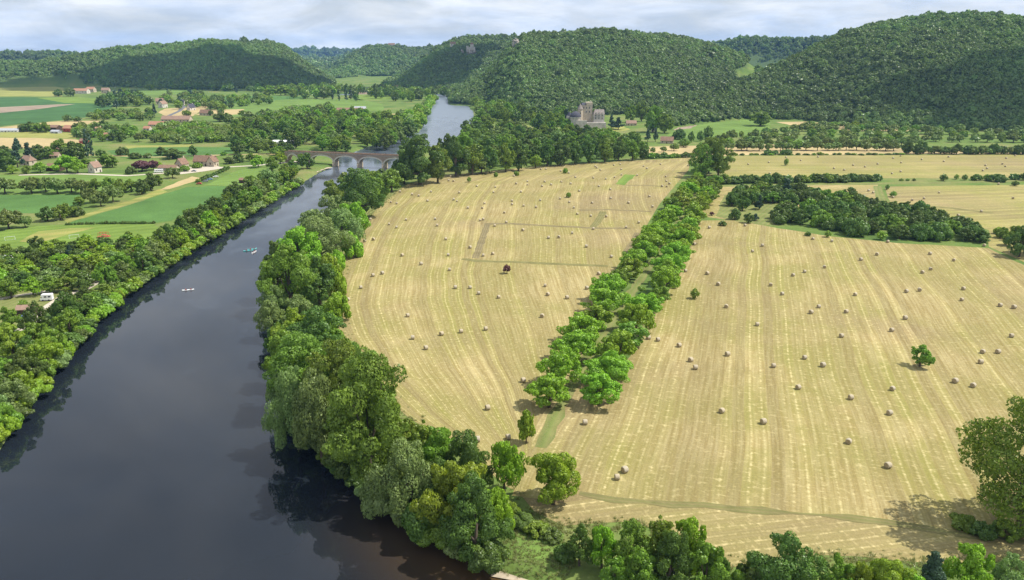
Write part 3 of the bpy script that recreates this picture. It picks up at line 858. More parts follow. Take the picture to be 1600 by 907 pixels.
def lib(sp, level):
    """meshes of a species: level 2 near (separate crown and trunk), 1 middle (the same, fewer leaves), 0 far (one mesh)"""
    key = (sp, level)
    if key in LIB:
        return LIB[key]
    shape, a, cb, nl, leaf, mt, tr = SPECIES[sp]
    out = []
    nvar = 2 if level == 3 else 3
    for k_ in range(nvar):
        seed = (sum(map(ord, sp)) * 13 + level * 101 + k_ * 7) % 99991
        kw = dict(droop=0.16) if sp in ('willow', 'willowbush') else {}
        dn = 0.9 if sp == 'open' else 1.0
        if level == 3:
            cm = crown_mesh('crown', seed, int(nl * 1.25), a, cb, int(26000 * dn * (1.2 if a > 2.4 else 1)), leaf * 0.40, shape, LEAF[mt], **kw)
        elif level == 2:
            cm = crown_mesh('crown', seed, nl, a, cb, int(10500 * (1.25 if a > 2.4 else 1)), leaf * 0.62, shape, LEAF[mt], **kw)
        elif level == 1:
            cm = crown_mesh('crown', seed, nl, a, cb, 3500, leaf * 1.08, shape, LEAF[mt], **kw)
        else:
            cm = crown_mesh('tree', seed, max(9, nl // 2), a, cb, 520, leaf * 2.3, shape, LEAF[mt], trunk=True, lr=(0.36, 0.55), **kw)
            out.append((cm, None)); continue
        Lb = np.array(cm['lobes']).reshape(-1, 4)
        mb = trunk_mb(np.random.default_rng(seed + 1), a, Lb, 8, tr)
        mb.v = [(x, y, z / a) for x, y, z in mb.v]
        tm = mb.mesh('trunk', BARK)
        tm.polygons.foreach_set('use_smooth', [True] * len(tm.polygons))
        out.append((cm, tm))
    LIB[key] = out
    return out
TREE_NAME = {'bright': 'walnut_tree', 'green': 'broadleaf_tree', 'dark': 'oak_tree', 'ash': 'ash_tree', 'willow': 'willow_tree', 'yellow': 'maple_tree', 'poplar': 'poplar_tree', 'open': 'poplar_tree', 'blue': 'conifer_tree',
             'cypress': 'cypress_tree', 'copper': 'copper_tree', 'olive': 'orchard_tree', 'bush': 'green_bush', 'darkbush': 'dark_bush', 'willowbush': 'willow_bush', 'brightbush': 'bright_bush'}
LOOK = {'bright': 'bright green', 'green': 'mid-green', 'dark': 'dark green', 'ash': 'tall olive-green', 'willow': 'pale silvery', 'yellow': 'yellow-green', 'poplar': 'tall slender green', 'open': 'tall open-crowned', 'blue': 'dark conical',
        'cypress': 'dark columnar', 'copper': 'dark copper-leaved', 'olive': 'grey-green', 'bush': 'green', 'darkbush': 'dark green', 'willowbush': 'pale silvery', 'brightbush': 'bright green'}
N_TREES = 0
ALL_TREES = []
def plant(p, w, h, sp, rs=random):
    """a tree with its foot at p, crown width w and height h in metres"""
    global N_TREES
    p = Vector(p)
    pxl = w / px2m(p)
    level = 3 if pxl > 78 else (2 if pxl > 42 else (1 if pxl > 17 else 0))
    v = lib(sp, level)
    cm, tm = v[rs.randrange(len(v))]
    sc = (w / 2 * rs.uniform(0.93, 1.07), w / 2 * rs.uniform(0.93, 1.07), h)
    rz = rs.uniform(0, 2 * math.pi)
    name = TREE_NAME[sp]
    if tm is None:
        t = link_mesh(name, cm)
        t.location = p; t.rotation_euler = (0, 0, rz)
    else:
        t = empty(name, p, rz)
        c = link_mesh('crown', cm, t)
        k_ = link_mesh('trunk', tm, t)
    t.scale = sc
    N_TREES += 1
    ALL_TREES.append((p, w))
    t['category'] = 'bush' if 'bush' in sp else 'tree'
    t['_sp'] = sp
    return t
def kind_word(sp):
    return 'bush' if 'bush' in sp else 'tree'
def finish_zone(items, zone, group, key, end, name=None):
    """labels by order within one row or thicket"""
    items.sort(key=key)
    for o in items:
        if name and o['_sp'] in ('green', 'dark', 'darkbush', 'bush', 'olive'):
            o.name = name + ('_bush' if 'bush' in o['_sp'] else '_tree')
    cnt = {}
    for o in items:
        sp = o['_sp']
        w_ = LOOK[sp] + ' ' + kind_word(sp)
        cnt.setdefault(w_, []).append(o)
    for w_, os_ in cnt.items():
        for i, o in enumerate(os_):
            if len(os_) == 1:
                o['label'] = f'only {w_} {zone}'
            else:
                o['label'] = f'{ordinal(i + 1)} {w_} from {end} {zone}'
            o['group'] = group
            del o['_sp']
def pxx(o):
    return to_px(o.location)[0]
def pyy(o):
    return -to_px(o.location)[1]
def pick(mix):
    s = sum(w for _, w in mix); x = random.uniform(0, s)
    for k_, w in mix:
        x -= w
        if x <= 0:
            return k_
    return mix[-1][0]
def set_out(lst):
    """hand-set trees: (column, row of the foot, width in px, height in px, species)"""
    out = []
    for (px, py, w, h, sp) in lst:
        p = G(px, py); m_ = px2m(p)
        dep = math.atan2(CAM_H, math.hypot(p.x, p.y))
        out.append(plant(p, w * m_, h * m_ / max(0.6, math.cos(dep)) * 0.97, sp))
    return out
def band(pts, n, w, h, mix, jit=3.0, world=False):
    """n trees strung along a line on the ground, sizes in metres"""
    P = [Vector(p) for p in pts] if world else [G(*p) for p in pts]
    Q = resample(P, n) if n > 1 else P[:1]
    out = []
    for q in Q:
        p = Vector((q.x + random.gauss(0, jit), q.y + random.gauss(0, jit), 0))
        f = random.uniform(0.78, 1.25)
        out.append(plant(p, random.uniform(*w) * f, random.uniform(*h) * f, pick(mix)))
    return out
def thicket(pts, n, w, h, mix, sep=0.6):
    P = [G(*p) for p in pts]
    A_ = np.array([(p.x, p.y) for p in P])
    out, pos = [], []
    tries = 0
    while len(out) < n and tries < n * 60:
        tries += 1
        x = random.uniform(A_[:, 0].min(), A_[:, 0].max()); y = random.uniform(A_[:, 1].min(), A_[:, 1].max())
        if poly_sd(np.array([x]), np.array([y]), A_)[0] > 0:
            continue
        ww = random.uniform(*w)
        if any((x - a) ** 2 + (y - b_) ** 2 < (sep * (ww + c) / 2) ** 2 for a, b_, c in pos):
            continue
        pos.append((x, y, ww))
        out.append(plant((x, y, 0), ww, random.uniform(*h) * ww / (sum(w) / 2), pick(mix)))
    return out

# trees on the near bank of the river, between water and hay field
near_bank = set_out([
    (742, 872, 120, 125, 'dark'), (715, 838, 115, 118, 'yellow'), (765, 846, 80, 84, 'bright'), (640, 808, 108, 125, 'willow'), (727, 782, 95, 110, 'dark'), (663, 752, 72, 95, 'green'), (688, 770, 80, 100, 'green'),
    (788, 775, 62, 85, 'bright'), (580, 770, 138, 212, 'ash'), (505, 722, 100, 150, 'willow'), (540, 705, 130, 170, 'ash'), (468, 700, 80, 130, 'willow'), (480, 640, 115, 120, 'ash'),
    (553, 660, 92, 130, 'ash'), (598, 714, 84, 125, 'green'), (498, 574, 110, 92, 'dark'), (448, 600, 66, 95, 'green'), (462, 560, 70, 85, 'yellow'), (425, 525, 52, 62, 'willow'),
    (455, 482, 95, 105, 'green'), (436, 465, 64, 90, 'dark'), (500, 476, 66, 78, 'dark'), (470, 520, 60, 64, 'willow'), (524, 466, 34, 50, 'brightbush'), (515, 440, 36, 46, 'brightbush'),
    (503, 412, 88, 80, 'willow'), (468, 430, 76, 78, 'bright'), (535, 385, 62, 66, 'willow'), (488, 388, 66, 66, 'willow'), (520, 360, 66, 60, 'willow'), (552, 366, 48, 56, 'bright'),
    (562, 340, 88, 82, 'dark'), (541, 322, 64, 56, 'green'), (592, 318, 60, 50, 'green'), (574, 302, 54, 40, 'green'), (612, 300, 42, 38, 'green'), (632, 288, 44, 52, 'dark'),
    (656, 289, 84, 84, 'dark'), (684, 286, 48, 66, 'green'), (644, 278, 48, 58, 'dark'), (640, 740, 70, 85, 'ash'), (530, 500, 44, 46, 'brightbush'), (528, 430, 32, 40, 'brightbush'),
    (430, 492, 44, 52, 'willow'), (548, 402, 36, 40, 'brightbush'), (690, 812, 80, 90, 'dark'), (660, 838, 70, 60, 'darkbush'), (600, 795, 70, 60, 'willowbush'), (545, 745, 70, 70, 'dark'),
    (448, 648, 60, 80, 'willow'), (440, 560, 44, 60, 'dark'), (770, 828, 60, 60, 'brightbush'), (628, 696, 50, 40, 'green'), (570, 642, 50, 54, 'green'), (530, 592, 46, 54, 'green'),
])
near_bank += band([(455, 655), (500, 708), (560, 756), (620, 804), (700, 854), (770, 884)], 22, (5, 8), (3, 5), [('darkbush', 3), ('bush', 2), ('willowbush', 1)], 0.8)
near_bank += band([(440, 575), (433, 500), (442, 440), (482, 385), (527, 325), (562, 292), (594, 271)], 34, (6, 9), (4, 6), [('darkbush', 3), ('bush', 2), ('willowbush', 2)], 0.8)
near_bank += band([(658, 724), (602, 670), (550, 614), (522, 552), (508, 500)], 16, (6, 9), (5, 8), [('green', 3), ('bush', 2), ('brightbush', 2)], 1.0)
finish_zone(near_bank, 'on the hayfield river bank', 'trees between river and hay field', pyy, 'the bridge', 'riverside')
# the double row that divides the hay fields
AV_L = [G(*q) for q in [(858, 634), (888, 585), (922, 523), (966, 455), (1016, 396), (1046, 345), (1072, 308), (1090, 290)]]
AV_R = [G(*q) for q in [(931, 632), (962, 577), (997, 512), (1035, 455), (1062, 398), (1082, 350), (1104, 312), (1116, 296)]]
for nm, P, k_ in (('left', AV_L, 25), ('right', AV_R, 25)):
    row = []
    for i, q in enumerate(resample(P, k_)):
        w = random.uniform(13.0, 17.0) if i else 13.0
        row.append(plant((q.x + random.gauss(0, 0.6), q.y + random.gauss(0, 0.8), 0), w, random.uniform(10.0, 12.5) if i else 10.5, pick([('bright', 7), ('green', 0.8), ('yellow', 1.4)])))
    finish_zone(row, f'in the {nm} row of the avenue', 'double row of trees dividing the hay fields', pyy, 'the far end')
# lone trees, each with its own label
def lone(px, py, w, h, sp, label, group=None):
    o = set_out([(px, py, w, h, sp)])[0]
    del o['_sp']
    o['label'] = label
    if group:
        o['group'] = group
    return o
lone(864, 788, 88, 84, 'bright', 'lone spreading green tree at the near corner of the hay field')
lone(822, 693, 36, 56, 'yellow', 'slim yellow-green young tree beside the grass track')
lone(1437, 573, 39, 37, 'green', 'lone round green tree standing in the large hay field')
lone(792, 428, 13, 15, 'copper', 'small dark red-leaved tree alone in the riverside hay field')
lone(1085, 467, 15, 18, 'green', 'tiny round tree alone just beside the avenue')
lone(733, 285, 8, 9, 'green', 'small green shrub at the far left of the riverside hay field')
lone(775, 277, 7, 8, 'bush', 'small green shrub under the wood, middle of three on the field edge')
lone(807, 275, 8, 8, 'bush', 'small green shrub on the field edge nearest the bright round tree')
lone(883, 271, 8, 9, 'bush', 'small shrub flanked by bales near the far end of the riverside field')
lone(888, 309, 8, 9, 'bush', 'small spiky shrub alone amid the bales of the riverside field')
lone(1228, 259, 8, 12, 'green', 'small upright tree alone in the far striped hay field')
lone(1590, 836, 170, 222, 'open', 'very tall dark poplar at the right edge of the hay field')
lone(1660, 812, 150, 190, 'open', 'poplar half out of view behind the tall dark one at the right edge')
lone(1094, 278, 40, 56, 'ash', 'tall grey-green poplar at the far end of the avenue, left of a pair')
lone(1122, 276, 44, 60, 'ash', 'tall grey-green poplar at the far end of the avenue, right of a pair')
lone(1107, 271, 44, 64, 'ash', 'tallest grey-green poplar at the far end of the avenue')
lone(1376, 375, 16, 15, 'yellow', 'light green round bush at the near edge of the dark thicket')
lone(1293, 371, 11, 12, 'green', 'small round tree in front of the dark thicket, beside two bales')
lone(1262, 369, 11, 7, 'darkbush', 'low dark bush in front of the dark thicket')
lone(1129, 353, 14, 8, 'darkbush', 'low dark bush beside the avenue near the thicket')
lone(1112, 337, 8, 6, 'copper', 'low brown bush by the sandy track end near the thicket')
lone(1180, 345, 13, 12, 'blue', 'small bluish bush at the near left corner of the thicket')
lone(1386, 297, 8, 9, 'dark', 'small dark tree at the top of the green cross strip')
lone(1395, 308, 13, 10, 'green', 'low spreading shrub beside the green cross strip')
lone(1586, 291, 12, 9, 'dark', 'low dark spreading tree below the far hedge at the right edge')
# foreground bushes along the bottom edge
fore = set_out([
    (905, 884, 52, 62, 'dark'), (940, 888, 50, 66, 'bright'), (985, 905, 66, 90, 'ash'), (1030, 905, 72, 96, 'green'), (1075, 905, 70, 92, 'bright'), (1045, 925, 80, 95, 'dark'), (1000, 925, 70, 70, 'green'),
    (1100, 925, 70, 80, 'green'), (960, 925, 50, 56, 'green'), (1120, 915, 40, 50, 'darkbush'), (1225, 935, 118, 92, 'dark'), (1180, 930, 60, 60, 'darkbush'), (1300, 930, 60, 66, 'green'),
    (1340, 935, 44, 60, 'yellow'), (1385, 940, 80, 66, 'bright'), (1450, 935, 60, 74, 'blue'), (1512, 935, 72, 84, 'bright'), (1570, 935, 76, 72, 'willow'), (1610, 930, 60, 60, 'dark'),
    (1420, 945, 60, 50, 'brightbush'), (840, 834, 40, 16, 'bush'), (815, 820, 46, 16, 'darkbush'), (862, 842, 36, 14, 'darkbush'), (1535, 838, 40, 22, 'darkbush'), (1505, 824, 40, 20, 'bush'), (1570, 838, 46, 26, 'bush'),
    (880, 875, 34, 24, 'darkbush'), (1150, 932, 50, 40, 'bush'), (792, 806, 36, 22, 'bush'),
])
finish_zone(fore, 'along the near field edge', 'trees and bushes along the near field edge', pxx, 'the river')
right_edge = set_out([(1592, 402, 46, 50, 'dark'), (1576, 384, 26, 24, 'green'), (1566, 372, 20, 18, 'bush'), (1612, 396, 50, 56, 'dark'), (1586, 377, 26, 26, 'green'), (1560, 366, 14, 12, 'brightbush')])
finish_zone(right_edge, 'in the right edge clump', 'clump at the right edge', pxx, 'its left')
# dark thicket between the hay fields
grove = thicket([(1140, 322), (1145, 305), (1180, 299), (1225, 300), (1290, 312), (1345, 322), (1400, 334), (1480, 345), (1540, 366), (1535, 380), (1480, 378), (1400, 374), (1330, 368), (1260, 360), (1212, 352),
                 (1216, 336), (1235, 326), (1190, 318)], 120, (9, 14.5), (7.5, 10), [('darkbush', 6), ('dark', 4), ('bush', 1.8), ('green', 1.2)], 0.5)
grove += set_out([(1160, 330, 26, 26, 'dark'), (1143, 322, 22, 24, 'darkbush'), (1186, 328, 20, 24, 'blue'), (1228, 312, 30, 34, 'blue'), (1148, 343, 18, 18, 'darkbush'), (1170, 349, 18, 18, 'dark')])
finish_zone(grove, 'in the dark thicket', 'bushes of the dark thicket', pxx, 'its left', 'thicket')
hedge = band([(1125, 287), (1180, 286), (1260, 285), (1372, 283)], 34, (7, 12), (4.5, 7), [('darkbush', 6), ('dark', 3), ('bush', 1)], 1.2)
hedge += set_out([(1270, 284, 13, 14, 'dark')])
finish_zone(hedge, 'in the hedge above the thicket', 'hedge above the thicket', pxx, 'the avenue', 'hedge')
hedge2 = set_out([(1474, 283, 14, 12, 'dark'), (1494, 281, 8, 9, 'green'), (1507, 282, 9, 10, 'dark'), (1525, 282, 17, 10, 'darkbush'), (1541, 282, 10, 10, 'bush'), (1557, 284, 28, 13, 'darkbush'), (1585, 281, 16, 10, 'darkbush'), (1600, 282, 16, 13, 'dark'),
                  (1408, 283, 7, 4, 'bush'), (1418, 283, 6, 4, 'bush'), (1428, 283, 7, 4, 'darkbush')])
finish_zone(hedge2, 'in the far right hedge', 'far right hedge', pxx, 'its left', 'hedge')
hedge3 = band([(1010, 248), (1080, 246)], 9, (7, 10), (4, 5.5), [('darkbush', 2), ('bush', 2)], 1.0)
hedge3 += band([(1200, 242), (1232, 242)], 5, (7, 10), (4, 6), [('darkbush', 2), ('dark', 1)], 1.0)
hedge3 += band([(1415, 241), (1445, 241)], 6, (9, 12), (9, 12), [('dark', 3)], 1.0) + band([(1455, 241), (1520, 241), (1610, 241)], 26, (8, 12), (7, 10), [('darkbush', 3), ('dark', 2), ('olive', 1)], 2.0)
hedge3 += band([(1140, 243), (1200, 242.5), (1300, 242.5), (1410, 242)], 26, (4, 7), (1.5, 2.6), [('bush', 2), ('darkbush', 2)], 1.0)
finish_zone(hedge3, 'behind the striped hay field', 'hedge behind the striped hay field', pxx, 'the left', 'hedge')
# walnut orchard under the right hill: rows parallel to the field edge
orch = []
for rw, (py, n_, x0, x1) in enumerate([(236, 18, 1140, 1400), (229, 22, 1130, 1440), (222, 26, 1165, 1640), (216, 26, 1175, 1640), (210.5, 24, 1210, 1640), (205.5, 20, 1240, 1500), (201, 14, 1250, 1380)]):
    rowt = band([(x0, py), ((x0 + x1) / 2, py - 0.5), (x1, py + (1.5 if rw > 1 else 0))], n_, (10, 13.5), (8, 10), [('olive', 6), ('green', 1)], 1.6)
    finish_zone(rowt, f'in the {ordinal(rw + 1)} right-hill orchard row', 'orchard under the right hill', pxx, 'the left')
# wood along the far edge of the riverside hay field
back = set_out([(712, 276, 46, 62, 'dark'), (738, 274, 40, 50, 'green'), (752, 272, 36, 30, 'willow'), (765, 271, 32, 44, 'dark'), (790, 269, 34, 48, 'green'), (810, 267, 34, 52, 'dark'), (837, 263, 21, 22, 'yellow'),
                (855, 260, 36, 46, 'dark'), (875, 259, 38, 44, 'dark'), (898, 257, 34, 38, 'dark'), (920, 255, 36, 42, 'dark'), (945, 254, 32, 36, 'green'), (966, 252, 30, 34, 'dark'), (988, 251, 28, 32, 'green'), (1004, 249, 22, 22, 'dark'),
                (700, 268, 40, 60, 'dark'), (725, 262, 44, 62, 'green')])
back += thicket([(690, 262), (712, 225), (740, 205), (790, 205), (835, 215), (900, 214), (960, 222), (1005, 244), (940, 250), (850, 255), (760, 266)], 120, (15, 22), (13, 19), [('dark', 6), ('green', 4), ('willow', 0.7), ('ash', 1)], 0.48)
finish_zone(back, 'in the wood behind the hay field', 'wood behind the riverside hay field', pxx, 'the bridge', 'woodland')
east_bank = band([(742, 200), (756, 186), (752, 172), (738, 156)], 16, (13, 18), (14, 20), [('ash', 4), ('green', 3), ('poplar', 2)], 4.0)
east_bank += thicket([(750, 205), (762, 170), (790, 176), (850, 186), (885, 190), (885, 208), (840, 206), (795, 192)], 46, (14, 20), (16, 24), [('ash', 3), ('green', 3), ('poplar', 2), ('dark', 2)], 0.5)
east_bank += thicket([(708, 150), (745, 148), (764, 168), (750, 188), (743, 172), (730, 158)], 30, (15, 20), (13, 19), [('dark', 4), ('green', 3)], 0.45)
finish_zone(east_bank, 'between river bend and castle', 'trees between river bend and castle', pxx, 'the river')
park = set_out([(899, 213, 17, 12, 'green'), (930, 213, 18, 11, 'dark'), (943, 211, 16, 12, 'green'), (893, 214, 16, 22, 'green'), (908, 217, 8, 18, 'cypress'), (922, 216, 8, 16, 'cypress'), (955, 201, 20, 22, 'blue'), (966, 203, 22, 20, 'blue'), (985, 192, 22, 30, 'green'), (1002, 190, 24, 32, 'green'), (1020, 207, 36, 44, 'green'),
                (1038, 208, 30, 32, 'green'), (1012, 222, 10, 26, 'blue'), (1024, 222, 10, 24, 'blue'), (1062, 218, 20, 17, 'darkbush'), (1068, 230, 22, 14, 'green'), (1080, 223, 12, 18, 'dark'), (1094, 221, 12, 18, 'dark'), (1106, 218, 16, 22, 'dark'),
                (1188, 197, 44, 25, 'green'), (1158, 216, 8, 12, 'green'), (1180, 214, 12, 14, 'dark'), (1196, 212, 14, 14, 'dark'), (885, 196, 26, 26, 'blue'), (870, 198, 24, 22, 'green'), (876, 186, 26, 22, 'green'),
                (925, 164, 44, 34, 'bright'), (905, 166, 30, 26, 'green'), (952, 176, 28, 30, 'dark'), (1045, 180, 24, 24, 'green'), (1060, 178, 22, 22, 'green'), (940, 222, 22, 16, 'dark'), (958, 224, 26, 20, 'green'), (975, 226, 24, 18, 'green'),
                (990, 224, 24, 20, 'green'), (1020, 240, 10, 10, 'olive'), (1037, 238, 10, 9, 'olive'), (1053, 236, 14, 12, 'olive'), (1058, 247, 10, 7, 'bush'), (1130, 226, 22, 18, 'olive'), (1110, 229, 18, 14, 'olive'), (1143, 220, 20, 18, 'olive')])
finish_zone(park, 'in the parkland around the castle', 'parkland trees around the castle', pxx, 'the left', 'parkland')

# left bank of the river
lb = []
lb += band([(0, 676), (40, 615), (82, 556), (130, 500), (180, 452), (235, 414), (285, 384), (335, 352), (385, 322), (430, 294), (462, 276)], 62, (7.5, 12), (7.5, 12), [('green', 5), ('dark', 3), ('bright', 2), ('willow', 1.4)], 1.6)
lb += band([(-20, 640), (30, 580), (90, 522), (160, 458), (220, 408), (262, 386), (310, 358), (360, 326), (412, 292)], 28, (9, 14), (9, 14), [('dark', 5), ('green', 4), ('ash', 1.5)], 3.0)
lb += band([(2, 690), (50, 618), (92, 566), (150, 502), (204, 452), (300, 390), (400, 328), (470, 285)], 96, (5, 8.5), (3.0, 5.0), [('bush', 3), ('brightbush', 3), ('darkbush', 2), ('willowbush', 1)], 0.7)
lb += set_out([(108, 512, 50, 58, 'dark'), (22, 560, 56, 60, 'yellow'), (50, 566, 40, 46, 'dark'), (265, 388, 36, 40, 'dark'), (285, 376, 36, 40, 'dark'), (318, 356, 34, 40, 'dark'), (240, 404, 34, 36, 'green'), (370, 318, 34, 38, 'dark'),
               (395, 306, 34, 34, 'green'), (420, 296, 34, 34, 'willow'), (448, 282, 30, 28, 'green'), (458, 274, 26, 26, 'dark'), (480, 264, 28, 26, 'dark'), (472, 257, 20, 18, 'green'), (425, 268, 26, 26, 'green'), (404, 262, 24, 20, 'bright'),
               (438, 256, 22, 20, 'bright')])
finish_zone(lb, 'along the far bank of the river', 'trees along the far river bank', pyy, 'the bridge', 'riverside')
camp = thicket([(-20, 412), (40, 400), (60, 397), (120, 386), (200, 384), (232, 386), (222, 405), (190, 428), (140, 456), (112, 462), (80, 448), (30, 458), (-20, 470)], 52, (8.5, 12), (6, 8), [('dark', 4), ('green', 4), ('bright', 3), ('willow', 1)], 0.6)
camp += set_out([(15, 520, 46, 44, 'green'), (18, 466, 38, 34, 'green'), (52, 462, 30, 30, 'bright'), (78, 458, 32, 30, 'green'), (60, 392, 26, 26, 'dark'), (10, 400, 24, 20, 'green'), (126, 388, 18, 18, 'green'), (142, 388, 12, 14, 'blue'), (98, 388, 6, 8, 'cypress'),
                 (73, 388, 6, 8, 'cypress'), (202, 382, 18, 22, 'green'), (218, 384, 16, 20, 'green'), (110, 404, 18, 22, 'blue'), (36, 480, 14, 12, 'bush'), (65, 510, 18, 18, 'green'), (84, 496, 22, 22, 'dark')])
finish_zone(camp, 'on the riverside campsite', 'trees of the campsite', pxx, 'the left', 'campsite')
lo = set_out([(8, 303, 34, 26, 'olive'), (50, 302, 34, 26, 'olive'), (72, 300, 30, 24, 'olive'), (90, 303, 32, 26, 'olive'), (112, 301, 28, 24, 'olive'), (127, 303, 28, 24, 'olive'), (142, 318, 26, 26, 'olive'), (158, 323, 28, 24, 'olive'), (177, 316, 30, 28, 'olive'),
              (150, 300, 26, 22, 'green'), (170, 300, 28, 24, 'green'), (190, 302, 28, 24, 'green'), (205, 300, 26, 22, 'green'), (222, 304, 28, 26, 'dark'), (236, 298, 26, 30, 'dark'), (248, 290, 18, 18, 'green'), (270, 279, 22, 18, 'olive'),
              (14, 358, 44, 32, 'olive'), (-8, 362, 34, 28, 'olive'), (40, 356, 22, 20, 'olive'), (75, 346, 30, 26, 'dark'), (95, 344, 30, 26, 'green'), (105, 340, 26, 24, 'green'), (120, 338, 22, 17, 'darkbush'), (125, 322, 24, 16, 'green')])
finish_zone(lo, 'in the old orchard by the bean fields', 'old orchard by the bean fields', pxx, 'the left', 'orchard')
# village and valley trees
vil = set_out([(10, 268, 36, 36, 'dark'), (28, 262, 24, 36, 'blue'), (47, 256, 24, 34, 'blue'), (8, 246, 26, 20, 'dark'), (28, 238, 16, 24, 'blue'), (62, 250, 30, 26, 'dark'), (75, 248, 24, 20, 'green'), (97, 244, 32, 28, 'green'), (115, 250, 36, 30, 'dark'),
               (125, 248, 30, 26, 'green'), (138, 248, 9, 50, 'cypress'), (144, 246, 8, 40, 'cypress'), (158, 246, 16, 14, 'dark'), (105, 270, 34, 28, 'bright'), (122, 271, 28, 24, 'bright'), (20, 272, 18, 14, 'bright'), (42, 272, 18, 14, 'green'), (63, 270, 24, 18, 'bright'),
               (168, 262, 30, 24, 'green'), (176, 262, 22, 20, 'green'), (134, 262, 20, 16, 'green'), (192, 243, 20, 14, 'darkbush'), (212, 248, 22, 10, 'darkbush'), (231, 247, 16, 8, 'darkbush'), (252, 243, 20, 14, 'dark'), (270, 248, 40, 18, 'dark'), (302, 244, 18, 18, 'dark'),
               (222, 268, 34, 18, 'copper'), (240, 266, 18, 16, 'copper'), (205, 272, 18, 13, 'darkbush'), (247, 262, 14, 10, 'bright'), (308, 263, 16, 9, 'bush'), (288, 268, 18, 10, 'bush'), (325, 246, 8, 6, 'bush'), (310, 285, 10, 6, 'bush'), (358, 256, 22, 12, 'dark'), (374, 254, 22, 14, 'dark'),
               (393, 252, 18, 14, 'green'), (350, 243, 10, 6, 'bush'), (434, 243, 24, 16, 'green'), (452, 240, 22, 17, 'dark'), (443, 246, 20, 14, 'green')])
finish_zone(vil, 'in the village across the river', 'village trees', pxx, 'the left', 'village')
park_row = band([(316, 283), (330, 277), (345, 270), (358, 264)], 11, (3.4, 4.6), (2.6, 3.6), [('darkbush', 1)], 0.4)
finish_zone(park_row, 'in the mown lawn hedge', 'hedge row by the mown lawn', pxx, 'its left end')
vines = band([(105, 352), (160, 350.5), (240, 350)], 34, (1.6, 2.2), (1.3, 1.8), [('darkbush', 1)], 0.2)
finish_zone(vines, 'in the sports meadow border row', 'bushes between bean field and meadow', pxx, 'its left end')
MIXV = [('green', 5), ('dark', 4), ('olive', 2), ('willow', 0.5)]
zones = [
    ('in the grove by the red-roofed farm', [(132, 186), (178, 178), (232, 176), (248, 184), (228, 190), (140, 190)], 34, (13, 17), (9, 12), MIXV),
    ('in the orchard below the long barn', [(240, 224), (232, 210), (262, 198), (330, 196), (362, 206), (360, 222), (300, 226)], 84, (11, 14), (8, 10), [('olive', 3), ('green', 4)]),
    ('in the dark village wood', [(148, 172), (160, 158), (200, 152), (235, 158), (240, 168), (200, 172)], 34, (16, 22), (17, 24), [('dark', 6), ('blue', 2), ('green', 1)]),
    ('in the wood by the bridge', [(362, 244), (366, 205), (400, 192), (470, 186), (560, 182), (640, 196), (648, 214), (600, 235), (520, 238), (450, 236), (420, 244)], 190, (14, 20), (13, 18), [('green', 6), ('dark', 3), ('willow', 1), ('bright', 1)]),
    ('on the far bank beyond the bridge', [(600, 228), (620, 200), (648, 178), (668, 160), (684, 156), (672, 178), (662, 198), (640, 220)], 46, (13, 18), (12, 17), [('green', 4), ('bright', 3), ('willow', 1), ('yellow', 1)]),
    ('around the walled village houses', [(240, 168), (262, 150), (310, 150), (350, 158), (352, 176), (290, 172)], 44, (13, 18), (11, 16), MIXV + [('blue', 1)]),
    ('in the plantation before the left hill', [(285, 166), (310, 154), (420, 154), (425, 163), (340, 172)], 56, (14, 18), (11, 14), [('green', 4), ('dark', 4)]),
    ('in the poplar belt at the valley mouth', [(400, 152), (450, 144), (540, 142), (650, 150), (672, 156), (640, 160), (560, 155), (480, 156)], 76, (17, 24), (18, 26), [('dark', 5), ('green', 3), ('poplar', 3)]),
    ('among the fields before the barn', [(420, 180), (470, 170), (520, 168), (520, 178), (470, 184)], 24, (13, 17), (10, 13), MIXV),
    ('behind the left meadow farm', [(110, 215), (118, 206), (160, 200), (228, 206), (230, 222), (170, 226)], 40, (11, 15), (9, 12), MIXV),
    ('in the hedgerows of the middle valley', [(330, 192), (372, 184), (470, 176), (520, 180), (640, 182), (640, 192), (560, 186), (460, 190), (370, 198)], 46, (13, 18), (10, 14), MIXV),
    ('beside the glasshouse field', [(33, 208), (38, 204), (74, 204), (72, 209)], 9, (13, 17), (11, 14), [('green', 3), ('dark', 3)]),
    ('at the foot of the left hill', [(210, 142), (300, 138), (520, 138), (560, 142), (420, 146), (300, 141)], 70, (18, 26), (14, 20), [('dark', 5), ('green', 2)]),
    ('in the riverside wood at the far bend', [(560, 150), (600, 142), (700, 141), (735, 150), (742, 160), (726, 158), (684, 152), (640, 152)], 52, (18, 24), (16, 22), [('dark', 4), ('green', 3)]),
]
for zone, pl, n_, w, h, mx_ in zones:
    t_ = thicket(pl, n_, w, h, mx_, 0.5)
    finish_zone(t_, zone, 'trees ' + zone, pxx, 'the left', 'orchard' if 'orchard' in zone else ('poplar_belt' if 'poplar' in zone else ('valley' if 'wood' in zone else 'farmland')))
iso = set_out([(92, 151, 16, 12, 'dark'), (110, 151, 16, 14, 'dark'), (106, 190, 16, 11, 'dark'), (122, 190, 14, 8, 'darkbush'), (242, 181, 9, 20, 'blue'), (292, 181, 14, 9, 'bush'), (330, 181, 9, 10, 'dark'), (345, 180, 11, 12, 'dark'), (353, 170, 6, 12, 'cypress'),
               (297, 148, 12, 10, 'blue'), (262, 147, 4, 8, 'cypress'), (370, 146, 5, 12, 'cypress'), (530, 158, 5, 16, 'cypress'), (541, 157, 6, 20, 'cypress'), (520, 156, 6, 16, 'cypress'), (548, 156, 6, 18, 'cypress'), (556, 158, 10, 12, 'dark'), (405, 186, 12, 12, 'dark')])
finish_zone(iso, 'standing singly in the left valley', 'single trees in the left valley', pxx, 'the left')
print('trees', N_TREES)

